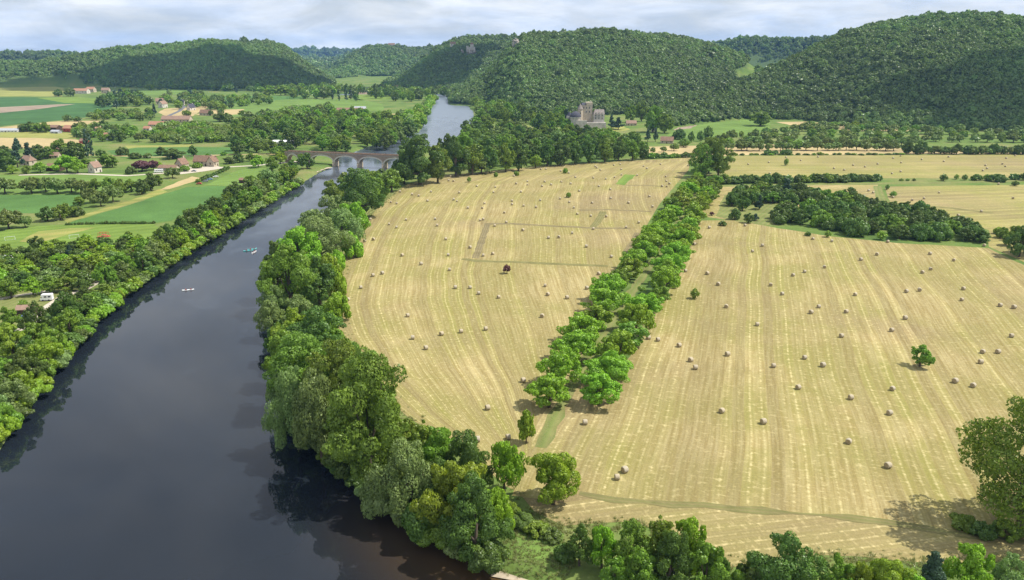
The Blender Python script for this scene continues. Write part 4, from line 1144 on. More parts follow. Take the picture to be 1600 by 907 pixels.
# ------------------------------------------------------------------ forest on the hills (one mass per hillside)
FCOL = bpy.data.collections.new('forest_crowns')
for i in range(6):
    a_ = [1.7, 1.5, 1.9, 1.4, 2.3, 1.6][i]
    me = crown_mesh('forest_crown', 500 + i, 9, a_, 0.0, 430, 0.17, ['dome', 'round', 'dome', 'dome', 'tall', 'round'][i], LEAF_FOREST, lr=(0.36, 0.56))
    ob = bpy.data.objects.new('forest_crown', me)
    ob.name = f'forest_crown_{i}'
    FCOL.objects.link(ob)
ngt = bpy.data.node_groups.new('forest_scatter', 'GeometryNodeTree')
ngt.interface.new_socket('Geometry', in_out='INPUT', socket_type='NodeSocketGeometry')
ngt.interface.new_socket('Geometry', in_out='OUTPUT', socket_type='NodeSocketGeometry')
gn, gl = ngt.nodes, ngt.links
g_in, g_out = gn.new('NodeGroupInput'), gn.new('NodeGroupOutput')
iop = gn.new('GeometryNodeInstanceOnPoints')
ci = gn.new('GeometryNodeCollectionInfo'); ci.inputs['Collection'].default_value = FCOL; ci.inputs['Separate Children'].default_value = True; ci.inputs['Reset Children'].default_value = True
def nattr(name, typ):
    a_ = gn.new('GeometryNodeInputNamedAttribute'); a_.data_type = typ; a_.inputs['Name'].default_value = name
    return a_.outputs['Attribute']
m2p = gn.new('GeometryNodeMeshToPoints')
gl.new(g_in.outputs[0], m2p.inputs['Mesh']); gl.new(m2p.outputs[0], iop.inputs['Points'])
gl.new(ci.outputs[0], iop.inputs['Instance']); iop.inputs['Pick Instance'].default_value = True
gl.new(nattr('vi', 'INT'), iop.inputs['Instance Index'])
gl.new(nattr('rot', 'FLOAT_VECTOR'), iop.inputs['Rotation'])
gl.new(nattr('size', 'FLOAT_VECTOR'), iop.inputs['Scale'])
gl.new(iop.outputs[0], g_out.inputs[0])
# what the ground grid shows from the camera (hidden slopes need no trees)
elev = np.arctan2(GZ + 10 - CAM_H, RRR)
hor = np.maximum.accumulate(np.arctan2(GZ - CAM_H, RRR), axis=0)
def seen(x, y, z):
    a_ = np.arctan2(x, y); r_ = np.hypot(x, y)
    ia = np.clip(((a_ - az[0]) / (az[1] - az[0])).round().astype(int), 0, len(az) - 1)
    ir = np.clip(np.searchsorted(rad, r_) - 3, 0, len(rad) - 1)
    return np.arctan2(z + 16 - CAM_H, r_) > hor[ir, ia]
def fbm(x, y, s, seed):
    out = np.zeros_like(x); amp = 1.0; tot = 0
    for o_ in range(4):
        rs = np.random.default_rng(seed + o_)
        ph = rs.uniform(0, 6.28, 8); th = rs.uniform(0, 6.28, 8); kk = rs.uniform(0.7, 1.4, 8) / s * 2 ** o_
        out += amp * sum(np.sin(x * np.cos(t_) * k_ + y * np.sin(t_) * k_ + p_) for t_, k_, p_ in zip(th, kk, ph)) / 2.8
        tot += amp; amp *= 0.6
    return out / tot
n_for = 0
clear = CLEAR
def forest(name, label, r0, r1, az0, az1, cell, size, dens=1.0, seed=1):
    global n_for
    rs = np.random.default_rng(seed)
    a0, a1 = azpx(az0), azpx(az1)
    xs = [r_ * math.sin(a_) for r_ in (r0, r1) for a_ in (a0, a1)]; ys = [r_ * math.cos(a_) for r_ in (r0, r1) for a_ in (a0, a1)] + [r1]
    gx, gy = np.meshgrid(np.arange(min(xs), max(xs), cell), np.arange(min(ys) * 0.9, max(ys), cell))
    gx = gx.ravel() + rs.uniform(-0.48, 0.48, gx.size) * cell; gy = gy.ravel() + rs.uniform(-0.48, 0.48, gy.size) * cell
    a_ = np.arctan2(gx, gy); r_ = np.hypot(gx, gy)
    k_ = (a_ >= a0) & (a_ < a1) & (r_ >= r0) & (r_ < r1) & (rs.random(gx.size) < dens)
    gx, gy = gx[k_], gy[k_]
    gz = hills_z(gx, gy)
    k_ = (gz > 1.2) & seen(gx, gy, gz)
    gx, gy, gz = gx[k_], gy[k_], gz[k_]
    k_ = (poly_sd(gx, gy, clear) > 4) & ((poly_sd(gx, gy, RP) > 3) | (gz > 3.9))
    for (cx_, cy_, cr_) in FOREST_HOLES:
        k_ &= (gx - cx_) ** 2 + (gy - cy_) ** 2 > cr_ ** 2
    gx, gy, gz = gx[k_], gy[k_], gz[k_]
    n_ = len(gx)
    me = bpy.data.meshes.new(name)
    me.vertices.add(n_); me.vertices.foreach_set('co', np.stack([gx, gy, gz - 1.0], -1).ravel())
    s_ = size * 0.86 * np.exp(rs.normal(0, 0.26, n_))
    hgt = s_ * rs.uniform(0.75, 1.15, n_)
    me.attributes.new('size', 'FLOAT_VECTOR', 'POINT').data.foreach_set('vector', np.stack([s_ * 0.62, s_ * 0.62, hgt], -1).ravel())
    me.attributes.new('rot', 'FLOAT_VECTOR', 'POINT').data.foreach_set('vector', np.stack([rs.normal(0, 0.06, n_), rs.normal(0, 0.06, n_), rs.uniform(0, 6.28, n_)], -1).ravel())
    me.attributes.new('vi', 'INT', 'POINT').data.foreach_set('value', rs.integers(0, 6, n_).astype(np.int32))
    pat = 0.5 + 0.42 * fbm(gx, gy, 190.0, seed + 5) + 0.20 * fbm(gx, gy, 46.0, seed + 15)
    me.attributes.new('tint', 'FLOAT', 'POINT').data.foreach_set('value', np.clip(pat * 0.80 + rs.normal(0.04, 0.17, n_), 0, 1))
    o = link_mesh(name, me)
    md = o.modifiers.new('scatter', 'NODES'); md.node_group = ngt
    o['kind'] = 'stuff'
    o['label'] = label; o['category'] = 'forest'
    n_for += n_
    return o
castle_p = hit(736, 84)
cliff_p = hit(806, 74)
FOREST_HOLES = [(castle_p.x, castle_p.y, 30), (cliff_p.x, cliff_p.y, 14)]
forest('forest', 'dense oak forest covering the large hill on the right', 950, 1900, 1030, 1680, 5.6, 9.2, 1.0, 21)
forest('forest', 'dense forest covering the broad hill behind the castle', 1250, 2050, 690, 1250, 5.9, 9.4, 1.0, 22)
forest('forest', 'bluish forest on the long hill at left under the mast', 1900, 3000, -120, 560, 7.0, 10.6, 1.0, 23)
forest('forest', 'shaded forest on the steep hill with the clifftop castle', 1900, 2900, 585, 860, 7.0, 10.6, 1.0, 24)
forest('forest', 'pale blue forest on the hills closing the valley gap', 3000, 4100, 480, 760, 11.0, 15.0, 1.0, 25)
forest('forest', 'distant forest on the ridge behind the right hill', 2200, 3300, 1040, 1330, 9.5, 13.0, 1.0, 26)
forest('forest', 'distant forest on the low ridge at far left', 3300, 4500, -120, 190, 13.0, 17.0, 1.0, 27)
forest('forest', 'faint far forest beyond the valley gap', 4300, 8300, 400, 690, 24.0, 30.0, 1.0, 28)
print('forest', n_for)

# ------------------------------------------------------------------ rough grass on banks, verges and unmown strips
GCOL = bpy.data.collections.new('grass_tufts')
LEAF_GRASS = leaf_mat('grass_blades', (0.120, 0.190, 0.045), (0.400, 0.350, 0.150), 0.3, 0.7, True)
for i in range(3):
    rs = np.random.default_rng(900 + i)
    mb = MB()
    for k_ in range(26):
        a_ = rs.uniform(0, 6.28); r_ = rs.uniform(0, 0.55); ln = rs.uniform(0.25, 0.75); b_ = rs.uniform(0.1, 0.5); w_ = rs.uniform(0.03, 0.07)
        x_, y_ = r_ * math.cos(a_), r_ * math.sin(a_); th = rs.uniform(0, 6.28)
        cx_, sx_ = math.cos(th), math.sin(th)
        mb.add([(x_ - w_ * sx_, y_ + w_ * cx_, 0), (x_ + w_ * sx_, y_ - w_ * cx_, 0), (x_ + b_ * cx_, y_ + b_ * sx_, ln)], [(0, 1, 2)])
    me = mb.mesh('grass_tuft', LEAF_GRASS)
    me.attributes.new('v', 'FLOAT', 'POINT').data.foreach_set('value', np.repeat(rs.random(26), 3))
    ob = bpy.data.objects.new(f'grass_tuft_{i}', me); GCOL.objects.link(ob)
ngt2 = ngt.copy(); ngt2.name = 'grass_scatter'
for nd in ngt2.nodes:
    if nd.type == 'COLLECTION_INFO':
        nd.inputs['Collection'].default_value = GCOL
def grass(name, label, pts_xy, size, tint, seed):
    rs = np.random.default_rng(seed)
    P_ = np.array(pts_xy); n_ = len(P_)
    zz = ground_z(P_[:, 0], P_[:, 1])[0]
    me = bpy.data.meshes.new(name); me.vertices.add(n_)
    me.vertices.foreach_set('co', np.column_stack([P_, np.maximum(zz, -1.6) + 0.02]).ravel())
    s_ = size * np.exp(rs.normal(0, 0.3, n_))
    me.attributes.new('size', 'FLOAT_VECTOR', 'POINT').data.foreach_set('vector', np.column_stack([s_, s_, s_ * rs.uniform(0.6, 1.1, n_)]).ravel())
    me.attributes.new('rot', 'FLOAT_VECTOR', 'POINT').data.foreach_set('vector', np.column_stack([np.zeros(n_), np.zeros(n_), rs.uniform(0, 6.28, n_)]).ravel())
    me.attributes.new('vi', 'INT', 'POINT').data.foreach_set('value', rs.integers(0, 3, n_).astype(np.int32))
    tn = tint + 0.28 * fbm(P_[:, 0], P_[:, 1], 9.0, seed) + rs.normal(0, 0.15, n_)
    me.attributes.new('tint', 'FLOAT', 'POINT').data.foreach_set('value', np.clip(tn, 0, 1))
    o = link_mesh(name, me)
    md = o.modifiers.new('scatter', 'NODES'); md.node_group = ngt2
    o['kind'] = 'stuff'; o['label'] = label; o['category'] = 'grass'
def in_poly(pts, n_, seed):
    rs = np.random.default_rng(seed)
    A_ = np.array([(p.x, p.y) for p in [G(*q) for q in pts]])
    xy = rs.uniform(A_.min(0), A_.max(0), (n_ * 3, 2))
    return xy[poly_sd(xy[:, 0], xy[:, 1], A_) < 0][:n_]
def along(pts, n_, w_, seed):
    rs = np.random.default_rng(seed)
    Q = resample([G(*q) for q in pts], n_)
    return np.array([(q.x + rs.normal(0, w_), q.y + rs.normal(0, w_)) for q in Q])
grass('grass', 'tall rough grass on the bank below the lone spreading tree', in_poly([(780, 888), (795, 795), (840, 800), (890, 835), (905, 880), (880, 905), (830, 898)], 900, 1), 0.6, 0.08, 1)
grass('grass', 'tall green verge grass between hay field and riverside trees', np.concatenate([along([(815, 790), (735, 722), (655, 672), (580, 606), (540, 545), (520, 490), (522, 440), (543, 395), (562, 355), (590, 322), (632, 292)], 1500, 2.2, 4),
      along([(835, 805), (890, 830), (940, 825), (990, 820), (1080, 856), (1130, 895), (1200, 885), (1290, 872), (1450, 884), (1600, 882)], 900, 1.6, 5)]), 0.8, 0.38, 3)

# ------------------------------------------------------------------ hay bales
STRAW = None
m, n, l = new_mat('baled_hay')
tc = n.new('ShaderNodeTexCoord')
mp = n.new('ShaderNodeMapping'); mp.inputs['Scale'].default_value = (9.0, 1.5, 1.5)
l.new(tc.outputs['Object'], mp.inputs[0])
f_ = noise_n(n, l, mp.outputs[0], 2.0, 5.0, 0.7)
rp = ramp(n, [(0.3, (0.27, 0.23, 0.155)), (0.7, (0.53, 0.475, 0.365))]); l.new(f_, rp.inputs[0])
oi = n.new('ShaderNodeObjectInfo')
finish(n, l, mixc(n, l, math_n(n, l, 'MULTIPLY', oi.outputs['Random'], 0.45), rp.outputs[0], (0.45, 0.36, 0.22)), 0.95, 0.1, f_, 0.05)
STRAW = m
m, n, l = new_mat('baled_hay_end')
tc = n.new('ShaderNodeTexCoord')
wv = n.new('ShaderNodeTexNoise'); wv.inputs['Scale'].default_value = 6.0
l.new(tc.outputs['Object'], wv.inputs['Vector'])
rp = ramp(n, [(0.35, (0.26, 0.20, 0.115)), (0.65, (0.44, 0.35, 0.21))]); l.new(wv.outputs['Fac'], rp.inputs[0])
finish(n, l, rp.outputs[0], 0.95, 0.1, wv.outputs['Fac'], 0.06)
STRAW_END = m
def bale_mesh(k_):
    """a rolled bale lying on its side, axis along x, with a soft shoulder and a coiled end"""
    rs = random.Random(k_)
    prof = [(0.05, -0.70), (0.40, -0.735), (0.62, -0.725), (0.80, -0.70), (0.87, -0.62), (0.905, -0.40), (0.915, 0.0), (0.905, 0.40), (0.87, 0.62), (0.80, 0.70), (0.62, 0.725), (0.40, 0.735), (0.05, 0.70)]
    nn = 22
    vs, fs, mi = [], [], []
    for i, (r_, x) in enumerate(prof):
        for j in range(nn):
            a_ = 2 * math.pi * j / nn
            rr_ = r_ * (1 + rs.uniform(-0.018, 0.018))
            z = rr_ * math.sin(a_)
            z = max(z, -0.84)                                   # it sits flat on the stubble
            vs.append((x + rs.uniform(-0.012, 0.012), rr_ * math.cos(a_) * 1.02, z + 0.84))
    for i in range(len(prof) - 1):
        for j in range(nn):
            fs.append((i * nn + j, i * nn + (j + 1) % nn, (i + 1) * nn + (j + 1) % nn, (i + 1) * nn + j))
            mi.append(1 if i < 3 or i >= len(prof) - 4 else 0)
    fs += [tuple(range(nn))[::-1], tuple((len(prof) - 1) * nn + j for j in range(nn))]; mi += [1, 1]
    me = bpy.data.meshes.new('hay_bale')
    me.from_pydata(vs, [], [q[::-1] for q in fs])
    me.materials.append(STRAW); me.materials.append(STRAW_END)
    me.polygons.foreach_set('material_index', mi)
    me.polygons.foreach_set('use_smooth', [True] * len(fs))
    me.update()
    return me
BALES = [(625, 300.5), (644, 305), (654.5, 307), (673.5, 300.5), (717.5, 302), (709, 313), (714, 315.5), (668, 315), (611, 317), (620, 319), (579, 344), (634.5, 344.5), (608, 351.5), (619.5, 356.5), (680, 343.5), (683, 353.5),
         (704, 276.5), (701, 283), (708.5, 284), (853, 265), (845, 265.5), (876, 268), (888.5, 271), (803, 276), (806.5, 288), (824, 284.5), (824, 289.5), (851, 285), (861, 289.5), (847, 292), (877, 285), (891.5, 288),
         (899, 278), (745, 292), (774, 293.5), (771, 301.5), (814, 301), (800, 315), (800, 320.5), (818, 322.5), (837.5, 325), (844, 314), (875, 311.5), (889.5, 317), (896.5, 325.5), (757, 319), (753.5, 326.5), (731, 326), (788, 333.5),
         (750, 345.5), (755, 344), (791, 348.5), (930, 261), (932.5, 263), (938, 266.5), (959, 259), (969, 257.5), (970.5, 265.5), (971, 274), (960, 278), (946.5, 280.5), (927, 279), (1005.5, 260.5), (1010.5, 264), (1032, 257.5), (1075, 259.5),
         (995.5, 275), (1040, 277), (1041, 284), (1046, 288), (1034.5, 292), (1041.5, 292.5), (935.5, 292), (953.5, 297), (905, 299.5), (954, 311), (1014.5, 308), (982, 318), (925, 318), (1019.5, 324), (902, 335.5), (923, 338.5), (947, 339.5),
         (998, 349), (570, 378), (583.5, 375.5), (696.5, 375), (553.5, 395), (628.5, 400.5), (700.5, 400), (658, 414), (702.5, 423), (597.5, 428.5), (583, 432), (564, 451), (711.5, 451), (773, 354), (817, 361), (894, 365.5), (857, 373),
         (873, 372), (734.5, 388), (755, 400.5), (770, 398), (734.5, 451), (852, 448), (927, 359), (978, 356.5), (916, 386.5), (955, 402.5), (935.5, 429.5), (917, 452), (529.6, 479), (544, 470), (637, 495), (645, 530), (665.5, 546), (690, 524),
         (720.5, 520), (759, 516), (748, 460), (779, 466), (762, 640), (637, 662), (746, 690), (794, 686), (856, 462), (886, 467), (847, 496), (817.5, 597), (914, 663), (1071, 425), (1105, 429), (1122, 446), (1134.5, 481), (1054, 451), (1183, 509),
         (1013, 530), (1028, 533), (1061, 542), (1079, 565), (1086.5, 577), (1136.5, 556), (1127.5, 645), (1192.5, 662), (1345, 407), (1288, 419), (1257, 426), (1239, 431.5), (1204, 447), (1222, 461), (1336, 462), (1370, 399), (1453, 398),
         (1490, 408), (1454, 422), (1441, 427), (1416, 457), (1436.5, 455), (1505, 453), (1502.5, 470), (1562.5, 479), (1584, 482), (1279, 481), (1267, 490), (1322, 489), (1414, 499), (1393, 518), (1314.5, 527), (1580, 527), (1257, 561),
         (1285.5, 573), (1208.5, 574), (1535, 552), (1559, 552), (1532, 568), (1247, 608), (1394, 610), (1329, 624), (1492, 598), (1520, 605), (1389.5, 648), (1325.5, 693), (1387, 731), (1513.5, 692), (976, 738), (964, 749), (1270, 374.5),
         (1299.5, 378), (1387, 379), (1537.5, 385), (1357, 299), (1364, 302), (1395, 309.5), (1425, 314), (1443.5, 311), (1467, 302), (1582.5, 311), (1533, 331.5), (1497, 338), (1560, 288.5), (1201, 254.5), (1202.5, 272), (1197, 276), (1169, 257.5),
         (1251, 251.5), (1278, 246), (1228, 246.5), (1303, 264), (1319, 266.5), (1333, 259), (1351.5, 261.5), (1371, 257), (1395.5, 248), (1407, 244.5), (1408, 255), (1393.5, 272), (1407, 269), (1440, 250), (1474.5, 253), (1482, 246), (1539.5, 259.5),
         (1542, 264), (1535.5, 267.5), (1566, 257), (1570.5, 261), (1572, 248), (1586, 244), (1085, 383), (1108, 357), (1164, 353.5), (1175.5, 394), (1191, 385), (1119, 304.5)]
MARKS = [((1437, 560), 'the lone round tree in the large field'), ((792, 422), 'the small red-leaved tree'), ((1085, 460), 'the tiny tree beside the avenue'), ((864, 760), 'the spreading tree at the field corner'),
         ((822, 675), 'the slim yellow-green tree'), ((858, 610), 'the near left end of the avenue'), ((932, 610), 'the near right end of the avenue'), ((1570, 730), 'the tall dark poplar'), ((888, 305), 'the spiky shrub'),
         ((883, 268), 'the shrub flanked by bales'), ((733, 281), 'the shrub at the far left field edge'), ((807, 271), 'the shrub near the bright round tree'), ((978, 281), 'the green unmown patch'), ((757, 352), 'the corner of the worn strip'),
         ((935, 345), 'the slanting unmown strip'), ((745, 406), 'the lower end of the worn strip'), ((656, 275), 'the big dark tree by the bridge'), ((1107, 250), 'the tall grey-green poplars'), ((1228, 254), 'the small upright tree'),
         ((1376, 370), 'the light green round bush'), ((1540, 372), 'the right tip of the dark thicket'), ((1293, 368), 'the small tree before the thicket'), ((1375, 306), 'the green cross strip'), ((1586, 287), 'the low spreading tree below the hedge'),
         ((1129, 352), 'the low dark bush by the avenue'), ((1430, 235), 'the dark clump behind the striped field'), ((1557, 280), 'the longest bush of the right hedge'), ((1590, 380), 'the clump at the right edge'), ((560, 320), 'the dark tree nearest the riverside swaths'),
         ((520, 560), 'the dark bank tree at the field narrows'), ((600, 640), 'the tallest riverbank tree'), ((950, 412), 'the end of the lower unmown strip'), ((1600, 600), 'the right border above the poplar'), ((1012, 331), 'the end of the upper unmown strip'),
         ((1200, 640), 'the pale patch mid-field'), ((1150, 600), 'the middle of the large field'), ((1330, 560), 'the wide gap left of the lone tree'), ((640, 420), 'the pale diagonal streak'), ((1600, 480), 'the right border beside the large field'),
         ((1480, 300), 'the middle of the curved mown field'), ((1340, 262), 'the middle of the striped field'), ((1560, 262), 'the right end of the striped field')]
bale_meshes = [bale_mesh(k_) for k_ in range(5)]
rank = {}
for mi_, (q, ph) in enumerate(MARKS):
    o_ = sorted(range(len(BALES)), key=lambda i: (BALES[i][0] - q[0]) ** 2 + 3.0 * (BALES[i][1] - q[1]) ** 2)
    for k_, i in enumerate(o_):
        rank.setdefault(i, []).append((k_, mi_))
for i, (px, py) in enumerate(BALES):
    p = G(px, py + 0.5)
    b_ = link_mesh('hay_bale', bale_meshes[i % 5])
    b_.location = (p.x, p.y, 0.03)
    f = random.uniform(0.80, 0.95)
    b_.scale = (f, f, f)
    b_.rotation_euler = (0, 0, R(random.choice([15, 20, 10, 25, -10, 40, 75, 195, 200]) + random.uniform(-12, 12)))
    k_, mi_ = min(rank[i])
    tag(b_, ('pale round hay bale closest to ' if k_ == 0 else f'{ordinal(k_ + 1)} closest pale round hay bale to ') + MARKS[mi_][1], 'hay bale', 'hay bales lying in the mown fields')

# ------------------------------------------------------------------ masonry and roof materials
STONE = simple_mat('pale_limestone', (0.56, 0.48, 0.36), (0.38, 0.32, 0.24), 0.7)
STONE_G = simple_mat('grey_castle_stone', (0.54, 0.50, 0.44), (0.32, 0.295, 0.26), 0.25)
STONE_B = simple_mat('brown_rubble', (0.36, 0.25, 0.18), (0.20, 0.14, 0.10), 0.3)
WHITE = simple_mat('white_render', (0.66, 0.61, 0.52), (0.50, 0.46, 0.39), 0.6)
WHITE_P = simple_mat('white_paint', (0.80, 0.80, 0.78), (0.70, 0.70, 0.68), 0.6, 0.35, 0.5)
ROOF_O = simple_mat('orange_tile', (0.42, 0.225, 0.145), (0.30, 0.16, 0.108), 0.7)
ROOF_P = simple_mat('faded_pink_tile', (0.31, 0.205, 0.150), (0.22, 0.145, 0.108), 0.6)
ROOF_B = simple_mat('brown_tile', (0.27, 0.17, 0.115), (0.17, 0.105, 0.075), 0.6)
ROOF_S = simple_mat('slate', (0.085, 0.085, 0.105), (0.050, 0.050, 0.065), 0.8)
SLATE_B = simple_mat('stone_slate', (0.28, 0.24, 0.21), (0.18, 0.155, 0.14), 0.5)
BRIDGE_ST = simple_mat('bridge_masonry', (0.40, 0.31, 0.235), (0.26, 0.195, 0.15), 0.35)
GLASS = simple_mat('dark_pane', (0.03, 0.035, 0.045), (0.02, 0.025, 0.03), 1.0, 0.1, 0.5)
TIMBER = simple_mat('dark_timber', (0.12, 0.07, 0.045), (0.06, 0.04, 0.03), 0.8)
METAL = simple_mat('grey_metal', (0.42, 0.44, 0.46), (0.32, 0.33, 0.35), 0.5, 0.4, 0.5)
RUBBER = simple_mat('black_rubber', (0.02, 0.02, 0.02), (0.015, 0.015, 0.015), 2.0)
RED = simple_mat('red_paint', (0.50, 0.07, 0.04), (0.40, 0.05, 0.03), 1.0, 0.4, 0.5)
BLUE = simple_mat('blue_car_paint', (0.22, 0.33, 0.55), (0.18, 0.28, 0.48), 1.0, 0.3, 0.5)
GREYC = simple_mat('grey_car_paint', (0.30, 0.31, 0.33), (0.25, 0.26, 0.28), 1.0, 0.3, 0.5)
ORANGE = simple_mat('orange_canvas', (0.75, 0.42, 0.12), (0.62, 0.34, 0.10), 1.0)
CANVAS = simple_mat('white_canvas', (0.78, 0.77, 0.73), (0.66, 0.65, 0.61), 1.0)
CANOE_W = simple_mat('canoe_white', (0.80, 0.82, 0.82), (0.70, 0.72, 0.72), 1.0, 0.4, 0.5)
CANOE_T = simple_mat('canoe_turquoise', (0.10, 0.48, 0.48), (0.08, 0.38, 0.38), 1.0, 0.4, 0.5)
m, n, l = new_mat('paddler')
tc = n.new('ShaderNodeTexCoord'); sp_ = n.new('ShaderNodeSeparateXYZ'); l.new(tc.outputs['Object'], sp_.inputs[0])
stp = math_n(n, l, 'GREATER_THAN', sp_.outputs['Z'], 0.60)
finish(n, l, mixc(n, l, stp, (0.30, 0.05, 0.04), (0.42, 0.25, 0.17)), 0.8, 0.2)
PADDLER = m
m, n, l = new_mat('rock_face')
geo = n.new('ShaderNodeNewGeometry')
f_ = noise_n(n, l, geo.outputs['Position'], 0.25, 6.0, 0.65)
rp = ramp(n, [(0.3, (0.17, 0.15, 0.13)), (0.65, (0.44, 0.40, 0.34))]); l.new(f_, rp.inputs[0])
finish(n, l, rp.outputs[0], 0.95, 0.1, f_, 0.8)
ROCK = m

# ------------------------------------------------------------------ stone bridge
B1, B2 = G(522, 260.5, -1.7), G(599, 264.0, -1.7)
bdir = (B2 - B1); bl = bdir.length; bang = math.atan2(bdir.y, bdir.x)
bridge = empty('stone_bridge', (B1.x, B1.y, -1.7), bang)
tag(bridge, 'brown stone bridge of white-edged arches over the river', 'bridge')
span = bl / 2.0
TOPZ, DEP, PW = 11.2, 6.5, 2.2                     # deck height over the water, width of the bridge, half width of a pier is PW/2
x_lo, x_hi = -span * 2.05, bl + span * 1.35
arches = [(-span, 0), (0, span), (span, 2 * span), (2 * span, 3 * span)]
def soffit(x):
    for a_, b_ in arches:
        if a_ + PW / 2 < x < b_ - PW / 2:
            c_, hw = (a_ + b_) / 2, (b_ - a_) / 2 - PW / 2
            return 4.0 + 5.4 * math.sqrt(max(0, 1 - ((x - c_) / hw) ** 2)) ** 0.92
    c_, hw = -span * 1.72, span * 0.21
    if abs(x - c_) < hw:
        return 4.6 + 4.0 * math.sqrt(max(0, 1 - ((x - c_) / hw) ** 2))
    return None
xs = np.unique(np.concatenate([np.linspace(x_lo, x_hi, 260)] + [np.array([a_ + PW / 2, b_ - PW / 2]) for a_, b_ in arches]))
sp_mb = MB()
for xa, xb in zip(xs[:-1], xs[1:]):
    xm = (xa + xb) / 2
    if soffit(xm) is None:
        za = zb = -2.5
    else:
        za = soffit(xa) if soffit(xa) is not None else 4.0
        zb = soffit(xb) if soffit(xb) is not None else 4.0
    v8 = [(xa, 0, za), (xb, 0, zb), (xb, DEP, zb), (xa, DEP, za), (xa, 0, TOPZ), (xb, 0, TOPZ), (xb, DEP, TOPZ), (xa, DEP, TOPZ)]
    sp_mb.add(v8, [(0, 1, 5, 4), (2, 3, 7, 6), (0, 3, 2, 1), (4, 5, 6, 7)] + ([(0, 4, 7, 3), (1, 2, 6, 5)] if soffit(xm) is None else []))
sp_mb.build('spandrel_wall', BRIDGE_ST, bridge)
MB().box(x_lo, x_hi, -0.30, DEP + 0.30, TOPZ + 0.003, TOPZ + 0.40).build('deck', STONE_G, bridge)
for y_ in (-0.22, DEP - 0.12):
    MB().box(x_lo, x_hi, y_, y_ + 0.34, TOPZ + 0.403, TOPZ + 1.35).build('parapet', STONE_B, bridge)
for a_, b_ in arches + [(-span * 1.72 - span * 0.21 - PW / 2, -span * 1.72 + span * 0.21 + PW / 2)]:
    c_, hw = (a_ + b_) / 2, (b_ - a_) / 2 - PW / 2
    rise, z0 = (5.4, 4.0) if hw > 5 else (4.0, 4.6)
    rw = 1.15 if hw > 5 else 0.7
    mb = MB(); K = 26
    vs = []
    for i in range(K + 1):
        th = math.pi * i / K
        ex = 0.92 if hw > 5 else 1.0
        x_i, z_i = c_ - hw * math.cos(th), z0 + rise * abs(math.sin(th)) ** ex
        x_o, z_o = c_ - (hw + rw) * math.cos(th), z0 + (rise + rw) * abs(math.sin(th)) ** ex
        vs += [(x_i, -0.14, z_i - 0.05), (x_o, -0.14, z_o), (x_i, 0.5, z_i - 0.05), (x_o, 0.5, z_o)]
    fs = []
    for i in range(K):
        k_ = 4 * i
        fs += [(k_, k_ + 1, k_ + 5, k_ + 4), (k_, k_ + 4, k_ + 6, k_ + 2), (k_ + 1, k_ + 3, k_ + 7, k_ + 5)]
    mb.add(vs, fs).build('arch_ring', WHITE, bridge)
for x_ in [0, span, 2 * span]:
    pr = MB().box(x_ - PW / 2 - 0.25, x_ + PW / 2 + 0.25, -0.5, DEP + 0.5, -4, 4.2).build('pier', STONE, bridge)
    MB().add([(x_ - PW / 2 - 0.25, -0.503, -4), (x_ + PW / 2 + 0.25, -0.503, -4), (x_, -2.6, -4), (x_ - PW / 2 - 0.25, -0.503, 2.8), (x_ + PW / 2 + 0.25, -0.503, 2.8), (x_, -2.6, 2.8), (x_, -0.503, 4.0)],
             [(0, 2, 5, 3), (2, 1, 4, 5), (3, 5, 6), (5, 4, 6)]).build('cutwater', STONE, pr)

